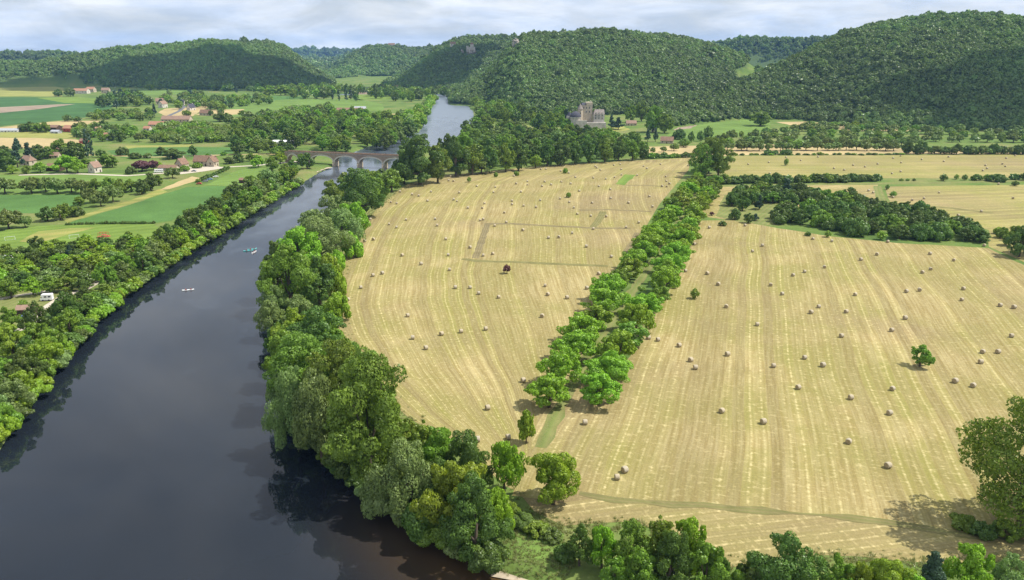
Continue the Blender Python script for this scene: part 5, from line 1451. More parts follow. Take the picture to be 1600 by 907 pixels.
# ------------------------------------------------------------------ houses
def house(px, py, L, D, wh, rh, rz, wall, roof, label, name='house', nwin=3, chimney=True, cat='house', gable_win=True, at_=None, hip=0.0, group=None):
    """L along the ridge (m), D across, wall height wh, roof rise rh; the long side faces the viewer when rz = 0"""
    p = at_ if at_ is not None else G(px, py)
    t = empty(name, p, R(rz))
    tag(t, label, cat, group)
    x, y = L / 2, D / 2
    hp = hip * x
    wv = [(-x, -y, -0.6), (x, -y, -0.6), (x, y, -0.6), (-x, y, -0.6), (-x, -y, wh), (x, -y, wh), (x, y, wh), (-x, y, wh), (-x + hp, 0, wh + rh * 0.985), (x - hp, 0, wh + rh * 0.985)]
    MB().add(wv, [(0, 1, 5, 4), (2, 3, 7, 6), (1, 2, 6, 5), (3, 0, 4, 7), (4, 7, 8), (5, 9, 6)]).build('wall', wall, t)
    ov, th = 0.45, 0.22
    sl = rh / y
    ex = x + ov
    rm = MB()
    e = -sl * ov
    for s in (-1, 1):
        lo, hi_ = s * (y + ov), 0.0
        vs = [(-ex, lo, wh + e + 0.05), (ex, lo, wh + e + 0.05), (ex - hp, hi_, wh + rh + 0.05), (-ex + hp, hi_, wh + rh + 0.05)]
        vs += [(a_, b_, c_ + th) for a_, b_, c_ in vs]
        rm.add(vs, [(0, 1, 2, 3), (4, 7, 6, 5), (0, 4, 5, 1), (1, 5, 6, 2), (3, 2, 6, 7), (0, 3, 7, 4)])
    if hip:
        for s in (-1, 1):
            vs = [(s * ex, -(y + ov), wh + e + 0.06), (s * ex, y + ov, wh + e + 0.06), (s * (ex - hp), 0, wh + rh + 0.06)]
            vs += [(a_, b_, c_ + th) for a_, b_, c_ in vs]
            rm.add(vs, [(0, 1, 2), (3, 5, 4), (0, 3, 4, 1), (1, 4, 5, 2), (2, 5, 3, 0)])
    ro = rm.build('roof', roof, t)
    if chimney:
        cx_ = x * 0.62
        MB().box(cx_ - 0.4, cx_ + 0.4, -0.35, 0.35, wh + rh * 0.7, wh + rh + 1.3).build('chimney', wall, ro)
    for i in range(nwin):
        cx_ = -x + L * (i + 0.5) / nwin
        if i == nwin // 2:
            MB().box(cx_ - 0.6, cx_ + 0.6, -y - 0.05, -y + 0.1, -0.05, min(2.2, wh * 0.8)).build('door', TIMBER, t)
        else:
            w_ = MB().box(cx_ - 0.62, cx_ + 0.62, -y - 0.06, -y + 0.1, wh * 0.35, wh * 0.78).build('window', TIMBER, t)
            MB().box(cx_ - 0.5, cx_ + 0.5, -y - 0.08, -y - 0.055, wh * 0.38, wh * 0.75).build('pane', GLASS, w_)
    if gable_win and D > 4:
        for s in (-1, 1):
            w_ = MB().box(*sorted((s * (x - 0.1), s * (x + 0.06))), -0.55, 0.55, wh * 0.4, wh * 0.8).build('window', TIMBER, t)
            MB().box(*sorted((s * (x + 0.055), s * (x + 0.08))), -0.45, 0.45, wh * 0.43, wh * 0.77).build('pane', GLASS, w_)
    return t
house(322, 259, 20, 8, 4.4, 4.6, -8, STONE, ROOF_B, 'long cream farmhouse with steep brown roof beside the pale yard', 'farmhouse', 6)
house(333, 260, 7, 7.5, 4.6, 4.4, 72, STONE, ROOF_B, 'cream gabled wing at the right end of the long farmhouse', 'farmhouse_wing', 2, False)
house(285, 263.5, 8, 8, 4.5, 4.5, 68, STONE, ROOF_B, 'steep-gabled stone cottage between low barn and farmhouse', 'cottage', 2)
house(264, 266.5, 16, 7, 2.6, 2.0, -6, STONE, ROOF_B, 'long low stone barn beside the parked white motorhome', 'barn', 3, False, 'barn')
house(149, 269.5, 8, 7.2, 4.8, 4.4, 72, WHITE, ROOF_P, 'pinkish gabled house alone above the orchard meadow', 'house', 2)
house(45, 258, 11, 8, 4.4, 4.0, -18, STONE, ROOF_P, 'house with pink roof at left beside dark conifers', 'house', 3, hip=0.35)
house(87, 267, 12, 8, 3.2, 3.0, -6, TIMBER, ROOF_B, 'low brown-roofed barn behind bright trees by the meadow', 'barn', 2, False, 'barn')
house(82, 247, 14, 8, 2.6, 2.6, 5, STONE, ROOF_P, 'faded long roof half hidden among village trees', 'barn', 3, False, 'barn')
house(76, 241, 20, 10, 3.2, 3.6, 10, STONE_B, ROOF_B, 'old dark barn with sagging brown roof below the stubble field', 'barn', 3, False, 'barn')
house(168, 218, 12, 9, 3.6, 4.0, -20, WHITE, ROOF_O, 'white house with orange pyramid roof beyond the cypress', 'house', 3, hip=0.5)
house(155, 208, 9, 7, 4.0, 3.4, 60, WHITE, ROOF_O, 'small orange-roofed house right of the red barn', 'house', 2)
house(111, 206, 15, 10, 4.6, 3.6, -12, RED, ROOF_O, 'red wooden barn with bright orange roof', 'barn', 3, False, 'barn')
house(84, 205, 18, 11, 5.0, 2.6, -10, TIMBER, ROOF_B, 'dark brown timber barn left of the red one', 'barn', 3, False, 'barn')
house(88, 208.5, 11, 7, 2.4, 1.6, -10, METAL, METAL, 'low pale metal shed in front of the dark barn', 'shed', 2, False, 'shed')
house(132, 225, 8, 6, 3.4, 2.2, -6, RED, ROOF_B, 'small dark red shed at the end of the stubble field', 'shed', 2, False, 'shed')
house(12, 206.5, 30, 9, 2.2, 2.2, 2, CANVAS, METAL, 'long pale glasshouse at the left border', 'glasshouse', 7, False, 'glasshouse')
house(277, 192, 42, 12, 5.2, 4.6, -3, STONE, ROOF_P, 'very long stone barn with pink-red roof above the orchard', 'barn', 8, False, 'barn')
house(248, 197.5, 25, 10, 2.6, 4.0, -4, STONE, ROOF_O, 'long low barn with bright orange roof', 'barn', 4, False, 'barn')
house(231, 204, 9, 7, 2.8, 2.6, -8, WHITE, ROOF_O, 'little orange-roofed shed left of the orange barn', 'shed', 2, False, 'shed')
house(128, 146.5, 36, 14, 7, 5, -6, WHITE, ROOF_O, 'red-roofed farm on the slope at far left, larger wing', 'farmhouse', 5)
house(143, 144.5, 20, 12, 8, 5, -6, STONE, ROOF_O, 'red-roofed farm on the slope at far left, smaller wing', 'farmhouse', 3)
house(166, 146, 18, 11, 8, 5, 5, STONE, ROOF_P, 'pink-roofed house behind the dark trees on the slope', 'house', 3)
house(250, 163, 14, 9, 6, 5, 20, STONE, ROOF_P, 'stone house at the left of the hamlet on the road', 'house', 3)
house(255, 168.5, 13, 10, 7, 5, 70, WHITE, ROOF_P, 'pale gabled house by the hamlet road bend', 'house', 2)
house(283, 164.5, 13, 9, 5, 5, 10, WHITE, ROOF_S, 'white house with grey roof at the hamlet edge', 'house', 3)
house(299, 172.5, 12, 9, 5, 6, 60, WHITE, ROOF_S, 'white steep-gabled house amid the stubble by the road', 'house', 2)
house(322, 180.5, 18, 9, 4, 5, -14, STONE, ROOF_B, 'grey farm cottage before the stubble at mid-valley', 'cottage', 3)
house(547, 176, 44, 11, 4.2, 3.4, -2, TIMBER, ROOF_B, 'long brown cattle shed at the edge of the bright meadow', 'cattle_shed', 7, False, 'shed')
house(563, 174.5, 20, 10, 5.0, 3.4, -2, WHITE, METAL, 'white-roofed shed behind the long cattle shed', 'shed', 3, False, 'shed')
house(444, 231, 22, 12, 6.5, 1.4, -4, WHITE, WHITE_P, 'white flat-roofed barn hidden in the wood near the bridge', 'barn', 4, False, 'barn')
house(617, 142, 26, 12, 8, 5, -4, WHITE, ROOF_P, 'pink house under the wooded slope at the valley mouth', 'house', 4)
house(598, 140, 24, 12, 7, 5, 6, STONE, ROOF_B, 'brown-roofed house left of the pink one at the valley mouth', 'house', 4)
house(1042, 181, 13, 9, 4.5, 3.6, -12, STONE, ROOF_O, 'orange-roofed house among trees right of the castle', 'house', 3)
house(1073, 185.5, 15, 8, 4.0, 3.4, 3, STONE, ROOF_P, 'red-roofed cottage above the green slope', 'cottage', 3)
house(1103, 187.5, 11, 9, 5.0, 4.4, 64, STONE_G, ROOF_B, 'grey gabled house at the top of the green slope', 'house', 2)
house(1042, 224, 14, 9, 3.2, 4.0, -14, STONE, ROOF_B, 'brown-roofed farmhouse among trees below the green slope', 'farmhouse', 3)
house(974, 225.5, 12, 8, 3.2, 3.6, -6, STONE, ROOF_P, 'mauve-roofed house half buried in trees below the castle', 'house', 3)
house(986, 196.5, 14, 8, 3.4, 3.6, 5, STONE, ROOF_P, 'small pink-walled house right of the castle cedar', 'house', 3)
house(1022, 206, 6, 6, 6.0, 3.0, 10, WHITE, ROOF_P, 'small pale house gleaming between two tall park trees', 'house', 2)
house(382, 286, 6.5, 5, 2.6, 1.2, -10, TIMBER, ROOF_B, 'small brown hut at the edge of the mown lawn', 'hut', 2, False, 'hut')
house(44, 490, 6.5, 4.2, 2.3, 1.1, 8, TIMBER, ROOF_P, 'tan-roofed wooden bungalow on the campsite', 'bungalow', 3, False, 'bungalow')
for i, (px, py, w_) in enumerate([(612, 73.5, 30), (630, 74, 22), (640, 75, 22)]):
    q = hit(px, py + 1.5)
    house(0, 0, w_, 14, 9, 7, 10 * i - 8, WHITE if i == 0 else STONE, ROOF_B, ['white house leading the hamlet on the far crest', 'middle stone house of the hamlet on the far crest', 'right stone house of the hamlet on the far crest'][i], 'house', 4, at_=q + Vector((0, 0, 4)))
q = hit(708, 76)
house(0, 0, 16, 11, 9, 5, 10, WHITE, ROOF_B, 'tiny white house on the wooded slope left of the clifftop castle', 'house', 3, at_=q + Vector((0, 0, 5)))

# ------------------------------------------------------------------ castle in the park
cp = G(914, 207.5); u_ = px2m(cp)
castle = empty('castle', cp, R(4))
tag(castle, 'grey stone castle with towers and slate roofs under the wooded hill', 'castle')
def X(px): return (px - 914) * u_
def Z(py): return (207.5 - py) * u_
def cbox(name, x0, x1, y0, y1, z0, z1, mat): return MB().box(X(x0), X(x1), y0, y1, z0, z1).build(name, mat, castle)
cbox('terrace_wall', 904, 945.5, -6, 22, -1, Z(192), STONE_G)
cbox('forecourt_wall', 897, 915, -9, -6.3, -1, Z(188), STONE_G)
tw = MB().cone((X(898), -2, 0), [(6.6, -2), (6.5, Z(186)), (7.0, Z(185)), (7.0, Z(183))], 20).build('tower', STONE_G, castle)
MB().cone((X(898), -2, 0), [(7.4, Z(183) + 0.02), (6.9, Z(180.5)), (5.2, Z(177.5)), (2.6, Z(175.5)), (0.3, Z(174))], 20).build('tower_roof', ROOF_S, tw)
t2 = cbox('tower', 886.3, 894, 2, 12, -2, Z(182.5), STONE_G)
MB().cone((X(890), 7, 0), [(4.4, Z(182.5) + 0.02), (0.2, Z(176))], 4).build('tower_roof', ROOF_S, t2)
t3 = MB().cone((X(907), 8, 0), [(3.4, 0), (3.3, Z(173)), (3.7, Z(172.5))], 14).build('tower', STONE, castle)
MB().cone((X(907), 8, 0), [(4.1, Z(172.5) + 0.02), (1.9, Z(168)), (0.1, Z(163.5))], 14).build('tower_roof', SLATE_B, t3)
keep = cbox('keep', 910.5, 926.5, 9, 20, 0, Z(166.5), STONE)
k1 = MB().add([(X(910.2), 8.7, Z(166.5)), (X(916), 8.7, Z(166.5)), (X(916), 20.3, Z(166.5)), (X(910.2), 20.3, Z(166.5)), (X(910.2), 14.5, Z(163)), (X(916), 14.5, Z(163))], [(0, 1, 5, 4), (2, 3, 4, 5), (0, 4, 3), (1, 2, 5)]).build('keep_roof', ROOF_S, keep)
MB().box(X(917), X(926.8), 8.8, 20.2, Z(166.5) + 0.02, Z(162.2)).build('keep_gallery', STONE, keep)
MB().box(X(923.6), X(925), 12, 13.2, Z(162.2), Z(160.2)).build('chimney', STONE_G, keep)
wing = cbox('wing', 927, 943.8, -1, 10, 0, Z(179.5), STONE_G)
MB().add([(X(926.7), -1.4, Z(179.5)), (X(944), -1.4, Z(179.5)), (X(944), 10.4, Z(179.5)), (X(926.7), 10.4, Z(179.5)), (X(929.5), 4.5, Z(172.5)), (X(944), 4.5, Z(172.5))], [(0, 1, 5, 4), (2, 3, 4, 5), (0, 4, 3), (1, 2, 5)]).build('wing_roof', SLATE_B, wing)
for wx_ in (931, 936, 941):
    d_ = MB().box(X(wx_) - 0.8, X(wx_) + 0.8, -1.2, 0.6, Z(179.4), Z(176.6)).build('dormer', STONE_G, wing)
for px_, z0, y_ in [(930, 187, -1), (935, 187, -1), (940, 187, -1), (930, 183, -1), (935, 183, -1), (940, 183, -1), (913, 172, 9), (917, 172, 9), (922, 172, 9), (917, 178, 9), (922, 178, 9), (907, 180, 4.75)]:
    w_ = MB().box(X(px_) - 0.75, X(px_) + 0.75, y_ - 0.16, y_ + 0.1, Z(z0), Z(z0) + 2.6).build('window', STONE_G, castle)
    MB().box(X(px_) - 0.5, X(px_) + 0.5, y_ - 0.19, y_ - 0.165, Z(z0) + 0.2, Z(z0) + 2.3).build('pane', GLASS, w_)

# castle on the cliff of the far slope, rock outcrops, mast
def rock(name, p, w, d, h, label, seed, parent=None):
    bm = bmesh.new()
    bmesh.ops.create_icosphere(bm, subdivisions=4, radius=1.0)
    for v in bm.verts:
        nz = mnoise.fractal(v.co * 1.7 + Vector((seed, 0, 0)), 0.9, 2.1, 5)
        st = mnoise.cell(Vector((v.co.x * 3 + seed, v.co.y * 3, v.co.z * 2)))
        v.co *= 1 + 0.28 * nz + 0.10 * (st - 0.5)
        v.co.x *= w / 2; v.co.y *= d / 2; v.co.z = v.co.z * h * 0.6 + h * 0.35
    me = bpy.data.meshes.new(name); bm.to_mesh(me); bm.free()
    me.materials.append(ROCK)
    o = link_mesh(name, me, parent)
    o.location = p
    if parent is None:
        tag(o, label, 'cliff')
    return o
sc_ = castle_p.y / 1264
fc = empty('clifftop_castle', castle_p)
tag(fc, 'ruined pink-grey castle perched on a cliff of the far wooded slope', 'castle')
rock('rock_base', (0, 0, 0), 15 * sc_, 18, 9 * sc_, '', 3.3, fc)
zc = 6.5 * sc_
MB().box(-7 * sc_, 6.5 * sc_, -7, 6, zc - 8, zc + 3.2 * sc_).build('curtain_wall', STONE_G, fc)
k3 = MB().box(-1 * sc_, 4 * sc_, -3, 9, zc, zc + 7 * sc_).build('keep', STONE_G, fc)
MB().cone((1.5 * sc_, 3, zc + 7 * sc_ + 0.02), [(4.6 * sc_ / 1.4, 0), (0.2, 3.5 * sc_)], 4).build('keep_roof', ROOF_B, k3)
t4 = MB().cone((-5.4 * sc_, -3, 0), [(1.8 * sc_, zc - 8), (1.7 * sc_, zc + 5 * sc_)], 12).build('tower', STONE_G, fc)
rock('cliff', cliff_p, 11 * px2m(cliff_p), 14, 13 * px2m(cliff_p), 'bare grey cliff showing through the forest of the broad hill', 7.1)
q2 = hit(722, 84); rock('cliff', q2, 9, 10, 12, 'small grey crag left of the clifftop castle', 9.4)
mq = hit(329, 62.5)
mast = empty('radio_mast', mq)
tag(mast, 'thin radio mast on the crest of the left hill', 'mast')
mb = MB()
for s_x, s_y in ((-1, -1), (1, -1), (0, 1)):
    mb.tube([(s_x * 1.6, s_y * 1.6, -2), (s_x * 0.5, s_y * 0.5, 36)], [0.45, 0.3], 5)
mb.build('frame', METAL, mast)
for z_ in (18, 25, 32):
    MB().box(-1.6, 1.6, -0.9, -0.3, z_, z_ + 1.4).build('antenna', METAL, mast)

# ------------------------------------------------------------------ vehicles
def car(px, py, rz, paint, label, L=4.2):
    p = G(px, py); t = empty('car', (p.x, p.y, 0.06), R(rz)); tag(t, label, 'car', 'parked cars')
    s = L / 4.2
    prof = [(-2.1, 0.35), (-2.1, 0.75), (-1.25, 0.92), (-0.55, 1.42), (0.95, 1.44), (1.65, 0.98), (2.1, 0.90), (2.1, 0.35)]
    n_ = len(prof)
    vs = [(x * s, -0.85 + (0.12 if z > 1.2 else 0), z) for x, z in prof] + [(x * s, 0.85 - (0.12 if z > 1.2 else 0), z) for x, z in prof]
    MB().add(vs, [tuple(range(n_)), tuple(range(n_, 2 * n_))[::-1]] + [(i, i + n_, (i + 1) % n_ + n_, (i + 1) % n_) for i in range(n_)]).build('body', paint, t)
    for y_ in (-0.80, 0.80):
        k_ = 1 if y_ > 0 else -1
        MB().add([(-1.1 * s, y_ + 0.06 * k_, 0.96), (1.45 * s, y_ + 0.06 * k_, 0.98), (0.85 * s, y_ - 0.045 * k_, 1.36), (-0.5 * s, y_ - 0.045 * k_, 1.36)], [(0, 1, 2, 3)]).build('side_window', GLASS, t)
    MB().add([(-1.27 * s, -0.7, 0.95), (-1.27 * s, 0.7, 0.95), (-0.6 * s, 0.66, 1.43), (-0.6 * s, -0.66, 1.43)], [(0, 1, 2, 3)]).build('windscreen', GLASS, t)
    for x_ in (-1.35, 1.35):
        for y_ in (-0.82, 0.82):
            w_ = MB().tube([(x_ * s, y_ - 0.11, 0.32), (x_ * s, y_ + 0.11, 0.32)], [0.32, 0.32], 12).build('wheel', RUBBER, t)
    return t
def motorhome(px, py, rz, L, label):
    p = G(px, py); t = empty('motorhome', (p.x, p.y, 0.06), R(rz)); tag(t, label, 'motorhome', 'white motorhomes')
    x = L / 2
    prof = [(-x, 0.45), (-x, 1.35), (-x + 0.75, 1.55), (-x + 0.9, 1.9), (-x + 0.35, 2.15), (-x + 0.6, 2.85), (x - 0.1, 2.85), (x, 2.7), (x, 0.45)]
    n_ = len(prof)
    vs = [(a_, -1.1, b_) for a_, b_ in prof] + [(a_, 1.1, b_) for a_, b_ in prof]
    MB().add(vs, [tuple(range(n_)), tuple(range(n_, 2 * n_))[::-1]] + [(i, i + n_, (i + 1) % n_ + n_, (i + 1) % n_) for i in range(n_)]).build('body', WHITE_P, t)
    MB().add([(-x + 0.02, -0.95, 1.40), (-x + 0.02, 0.95, 1.40), (-x + 0.84, 0.95, 1.92), (-x + 0.84, -0.95, 1.92)], [(0, 1, 2, 3)]).build('windscreen', GLASS, t)
    for y_ in (-1.1, 1.1):
        k_ = 1 if y_ > 0 else -1
        for x_ in np.arange(-x + 1.6, x - 1.0, 1.5):
            MB().box(x_, x_ + 1.0, *sorted((y_ + 0.02 * k_, y_ - 0.02 * k_)), 1.6, 2.2).build('window', GLASS, t)
        for x_ in (-x + 1.0, x - 1.3):
            MB().tube([(x_, y_ - 0.13 * k_, 0.36), (x_, y_ + 0.02 * k_, 0.36)], [0.36, 0.36], 12).build('wheel', RUBBER, t)
    return t
motorhome(248, 270, 20, 7.4, 'large white motorhome parked beside the low stone barn')
motorhome(74, 470, 12, 4.6, 'white motorhome with dark windscreen under the dark campsite tree')
motorhome(58, 513, 25, 4.4, 'white motorhome beside the pale campsite track')
motorhome(5, 459, 5, 4.4, 'white motorhome at the left border of the campsite')
car(43, 495.5, 8, BLUE, 'pale blue car parked before the tan-roofed bungalow')
car(311, 288.5, 10, RED, 'dark red car at the near end of the lawn hedge row')
car(321, 284.5, 30, GREYC, 'grey car parked along the lawn, nearest the red one')
car(328, 281.5, 30, BLUE, 'bluish car parked along the lawn, second from the red one')
car(337, 277.5, 30, WHITE_P, 'white car parked along the lawn hedge row')
car(303, 268.5, 4, GREYC, 'dark car parked in the pale farmyard')

# ------------------------------------------------------------------ canoes and paddlers
def canoe(px, py, rz, mat, label, who):
    p = G(px, py, -1.7)
    t = empty('canoe', (p.x, p.y, -1.72), R(rz)); tag(t, label, 'canoe', 'canoes on the river')
    secs = [(-2.5, 0.03, 0.55), (-2.0, 0.26, 0.42), (-1.0, 0.42, 0.34), (0, 0.46, 0.32), (1.0, 0.42, 0.34), (2.0, 0.26, 0.42), (2.5, 0.03, 0.55)]
    vs, fs = [], []
    for x_, w_, h_ in secs:
        vs += [(x_, -w_, h_), (x_, -w_ * 0.8, 0.06), (x_, 0, -0.06), (x_, w_ * 0.8, 0.06), (x_, w_, h_), (x_, w_ * 0.85, h_ - 0.02), (x_, 0, 0.06), (x_, -w_ * 0.85, h_ - 0.02)]
    for i in range(len(secs) - 1):
        for j in range(8):
            fs.append((i * 8 + j, i * 8 + (j + 1) % 8, (i + 1) * 8 + (j + 1) % 8, (i + 1) * 8 + j))
    mesh_obj('hull', vs, fs, mat, t, True)
    for x_ in (-1.1, 1.0):
        MB().box(x_ - 0.14, x_ + 0.14, -0.36, 0.36, 0.22, 0.26).build('seat', TIMBER, t)
    for x_, desc in zip((-1.1, 1.0), who):
        pe = bpy.data.meshes.new('person')
        J = [(0, 0, 0.02), (0.02, 0, 0.22), (0.03, 0, 0.42), (0.03, 0, 0.52), (0.05, 0, 0.64), (0.05, 0, 0.76), (0.04, 0.17, 0.45), (0.22, 0.24, 0.26), (0.42, 0.12, 0.28), (0.04, -0.17, 0.45), (0.22, -0.24, 0.26), (0.42, -0.12, 0.28),
             (0.10, 0.10, 0.0), (0.42, 0.13, 0.10), (0.66, 0.12, -0.06), (0.10, -0.10, 0.0), (0.42, -0.13, 0.10), (0.66, -0.12, -0.06)]
        E_ = [(0, 1), (1, 2), (2, 3), (3, 4), (4, 5), (2, 6), (6, 7), (7, 8), (2, 9), (9, 10), (10, 11), (0, 12), (12, 13), (13, 14), (0, 15), (15, 16), (16, 17)]
        pe.from_pydata(J, E_, [])
        pe.materials.append(PADDLER)
        o = link_mesh('person', pe)
        sk = o.modifiers.new('skin', 'SKIN')
        rr_ = [0.15, 0.14, 0.15, 0.06, 0.10, 0.09, 0.065, 0.045, 0.04, 0.065, 0.045, 0.04, 0.09, 0.07, 0.05, 0.09, 0.07, 0.05]
        for i_, sv in enumerate(pe.skin_vertices[0].data):
            sv.radius = (rr_[i_], rr_[i_])
        pe.skin_vertices[0].data[0].use_root = True
        o.modifiers.new('smooth', 'SUBSURF').levels = 1
        c_, s_ = math.cos(R(rz)), math.sin(R(rz))
        o.location = (p.x + x_ * c_, p.y + x_ * s_, -1.72 + 0.32); o.rotation_euler = (0, 0, R(rz))
        tag(o, desc, 'person', 'paddlers in canoes')
        pd = MB().tube([(0.40, 0.55, 0.62), (0.46, -0.75, -0.22)], [0.022, 0.022], 6)
        pd.add([(0.44, -0.62, -0.12), (0.50, -0.66, -0.14), (0.52, -0.98, -0.40), (0.44, -0.96, -0.38)], [(0, 1, 2, 3), (3, 2, 1, 0)])
        po = pd.build('paddle', TIMBER); po.location = o.location; po.rotation_euler = o.rotation_euler
        tag(po, desc.replace('seated paddler', 'wooden paddle held by paddler'), 'paddle', 'canoe paddles')
canoe(294, 454, 22, CANOE_W, 'white canoe alone on the wide near stretch of the river', ('seated paddler at the back of the lone white canoe', 'seated paddler at the front of the lone white canoe'))
canoe(388, 392.5, 28, CANOE_T, 'turquoise canoe leftmost of the group of three', ('seated paddler at the back of the leftmost grouped canoe', 'seated paddler at the front of the leftmost grouped canoe'))
canoe(394, 390, 35, CANOE_T, 'turquoise canoe farthest upstream of the group of three', ('seated paddler at the back of the farthest canoe', 'seated paddler at the front of the farthest canoe'))
canoe(397, 395, 80, CANOE_W, 'white canoe rightmost of the group of three', ('seated paddler at the back of the rightmost canoe', 'seated paddler at the front of the rightmost canoe'))

# ------------------------------------------------------------------ campsite and sports meadow
def tent(px, py, w, d, h, rz, mat, label):
    p = G(px, py); t = empty('tent', p, R(rz)); tag(t, label, 'tent', 'campsite tents')
    x, y = w / 2, d / 2
    MB().add([(-x, -y, 0), (x, -y, 0), (x, y, 0), (-x, y, 0), (-x * 0.85, -y, h * 0.55), (x * 0.85, -y, h * 0.55), (x * 0.85, y, h * 0.55), (-x * 0.85, y, h * 0.55), (0, -y * 0.9, h), (0, y * 0.9, h)],
             [(0, 1, 5, 4), (1, 2, 6, 5), (2, 3, 7, 6), (3, 0, 4, 7), (4, 5, 8), (6, 7, 9), (5, 6, 9, 8), (7, 4, 8, 9)]).build('canopy', mat, t)
    MB().add([(-x * 0.3, -y - 0.02, 0.02), (x * 0.3, -y - 0.02, 0.02), (0, -y - 0.02, h * 0.5)], [(0, 1, 2)]).build('door', TIMBER, t)
    return t
tent(82, 390.5, 5.5, 4.5, 2.6, 10, CANVAS, 'white marquee at the edge of the sports meadow')
tent(205, 399, 3.2, 3.6, 2.1, 20, ORANGE, 'orange tent between riverbank trees, lower of two')
tent(213, 391.5, 3.0, 3.4, 2.0, 10, ORANGE, 'peach-orange tent between riverbank trees, upper of two')
tent(92, 426, 3.6, 3.2, 2.4, 30, CANVAS, 'white tent in the middle of the campsite trees')
tent(107, 409.5, 3.4, 3.2, 2.4, -10, CANVAS, 'white tent behind the middle of the campsite trees')
tent(189, 405, 2.8, 3.0, 2.2, 20, CANVAS, 'white tent beside the dark tree near the orange tents')
tent(41, 530, 3.0, 2.8, 2.0, 25, CANVAS, 'small white tent among bushes by the near riverbank')
tent(141, 387.5, 2.2, 2.4, 2.0, 25, CANVAS, 'tiny white tent under the conifer by the sports meadow')
tent(12, 404.5, 3.4, 3.2, 2.2, -15, CANVAS, 'white tent among trees at the left border of the campsite')
def goal(px, py, rz, label):
    p = G(px, py); t = empty('football_goal', p, R(rz)); tag(t, label, 'goal', 'football goals')
    for x_ in (-2.4, 2.4):
        MB().tube([(x_, 0, -0.05), (x_, 0, 2.1)], [0.07, 0.07], 8).build('post', WHITE_P, t)
        MB().tube([(x_, 0.05, 2.05), (x_, 1.5, 0.02)], [0.05, 0.05], 6).build('stay', WHITE_P, t)
    MB().tube([(-2.47, 0, 2.1), (2.47, 0, 2.1)], [0.07, 0.07], 8).build('crossbar', WHITE_P, t)
    MB().tube([(-2.4, 1.5, 0.04), (2.4, 1.5, 0.04)], [0.05, 0.05], 6).build('ground_bar', WHITE_P, t)
goal(16, 376, 30, 'white football goal at the left end of the sports meadow')
goal(116, 373, 28, 'white football goal in the middle of the sports meadow')
p = G(162, 370); t = empty('climbing_frame', p, R(5)); tag(t, 'red playground climbing frame on the sports meadow', 'playground')
for x_ in (-2.4, -0.8, 0.8, 2.4):
    for y_ in (-1.0, 1.0):
        MB().tube([(x_ * 1.1, y_ * 1.2, -0.05), (x_, y_, 2.4)], [0.09, 0.08], 8).build('post', RED, t)
for y_ in (-1.0, 1.0):
    MB().tube([(-2.5, y_, 2.4), (2.5, y_, 2.4)], [0.08, 0.08], 8).build('top_rail', RED, t)
MB().box(-0.9, 0.9, -1.1, 1.1, 1.1, 1.25).build('deck', RED, t)
MB().add([(0.9, -0.5, 1.2), (0.9, 0.5, 1.2), (3.6, 0.5, 0.1), (3.6, -0.5, 0.1), (0.9, -0.5, 1.1), (0.9, 0.5, 1.1), (3.6, 0.5, 0.0), (3.6, -0.5, 0.0)], [(0, 1, 2, 3), (4, 7, 6, 5), (0, 3, 7, 4), (1, 5, 6, 2)]).build('slide', RED, t)
MB().box(-3.2, 3.4, -1.6, 1.6, 0.055, 0.075).build('mat', simple_mat('rubber_mat', (0.42, 0.12, 0.07), (0.33, 0.09, 0.06), 1.0), t)

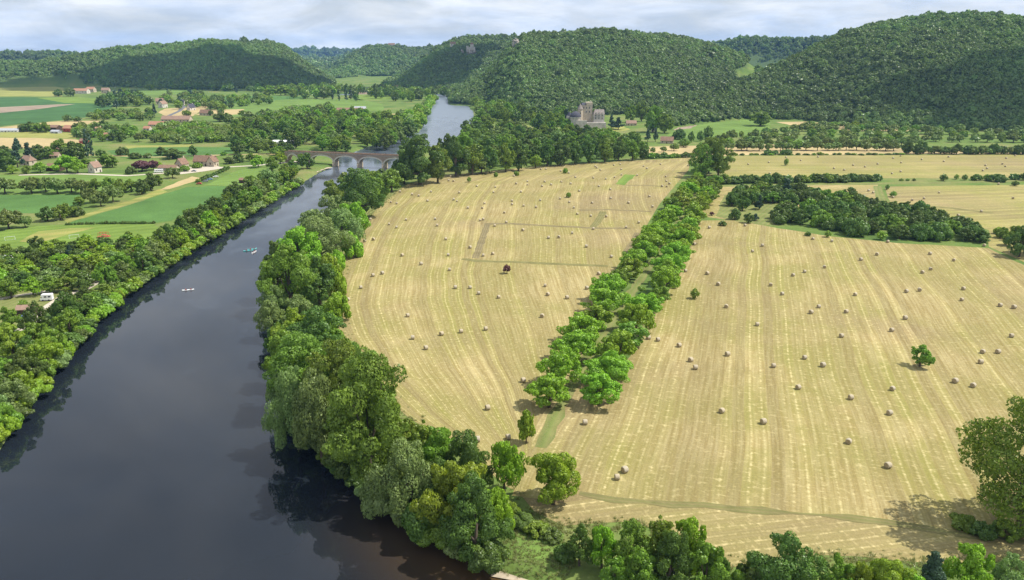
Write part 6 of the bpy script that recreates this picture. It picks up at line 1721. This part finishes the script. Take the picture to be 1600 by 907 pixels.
# ------------------------------------------------------------------ haze: the air of the valley, one closed box round everything
bm = bmesh.new()
bmesh.ops.create_cube(bm, size=1.0)
HB = (-14000, 14000, -400, 14000, -8.0, 330.0)
for v in bm.verts:
    v.co = Vector((HB[0] if v.co.x < 0 else HB[1], HB[2] if v.co.y < 0 else HB[3], HB[4] if v.co.z < 0 else HB[5]))
me = bpy.data.meshes.new('haze'); bm.to_mesh(me); bm.free()
m, n, l = new_mat('air')
pv = n.new('ShaderNodeVolumePrincipled')
pv.inputs['Color'].default_value = (0.30, 0.54, 1.0, 1)
pv.inputs['Density'].default_value = 0.000042
pv.inputs['Anisotropy'].default_value = 0.2
o_ = n.new('ShaderNodeOutputMaterial')
l.new(pv.outputs[0], o_.inputs['Volume'])
me.materials.append(m)
hz = link_mesh('haze', me)
hz['kind'] = 'stuff'

# ------------------------------------------------------------------ fair-weather clouds drifting over the valley (their shadows lie on the hills)
m, n, l = new_mat('cloud')
d1 = n.new('ShaderNodeBsdfDiffuse'); d1.inputs['Color'].default_value = (0.9, 0.9, 0.9, 1)
d2 = n.new('ShaderNodeBsdfTranslucent'); d2.inputs['Color'].default_value = (0.9, 0.9, 0.92, 1)
mxs = n.new('ShaderNodeMixShader'); mxs.inputs[0].default_value = 0.6
oo = n.new('ShaderNodeOutputMaterial')
l.new(d1.outputs[0], mxs.inputs[1]); l.new(d2.outputs[0], mxs.inputs[2]); l.new(mxs.outputs[0], oo.inputs['Surface'])
CLOUD = m
def cloud(over, w, d, h, z, seed):
    """a cumulus whose shadow falls on the place «over»"""
    t_ = (z - over[2]) / sun_dir.z
    c = Vector(over) + sun_dir * t_
    bm = bmesh.new()
    bmesh.ops.create_icosphere(bm, subdivisions=6, radius=1.0)
    for v in bm.verts:
        nz = mnoise.fractal(Vector((v.co.x * 1.6 + seed, v.co.y * 1.6, v.co.z * 1.2)), 0.8, 2.1, 6)
        f = 1 + 0.55 * nz
        v.co = Vector((v.co.x * w / 2 * f, v.co.y * d / 2 * f, (v.co.z * f if v.co.z > 0 else v.co.z * 0.25) * h))
        v.co += c
    me = bpy.data.meshes.new('cloud'); bm.to_mesh(me); bm.free()
    me.materials.append(CLOUD)
    me.polygons.foreach_set('use_smooth', [True] * len(me.polygons))
    o = link_mesh('cloud', me)
    o['kind'] = 'stuff'; o['label'] = 'white cumulus cloud over the valley'; o['category'] = 'cloud'
cloud((-900, 2260, 40), 900, 330, 140, 1150, 1.7)
cloud((-230, 2250, 60), 260, 420, 100, 1150, 8.8)
cloud((760, 1120, 40), 420, 170, 90, 1100, 12.1)
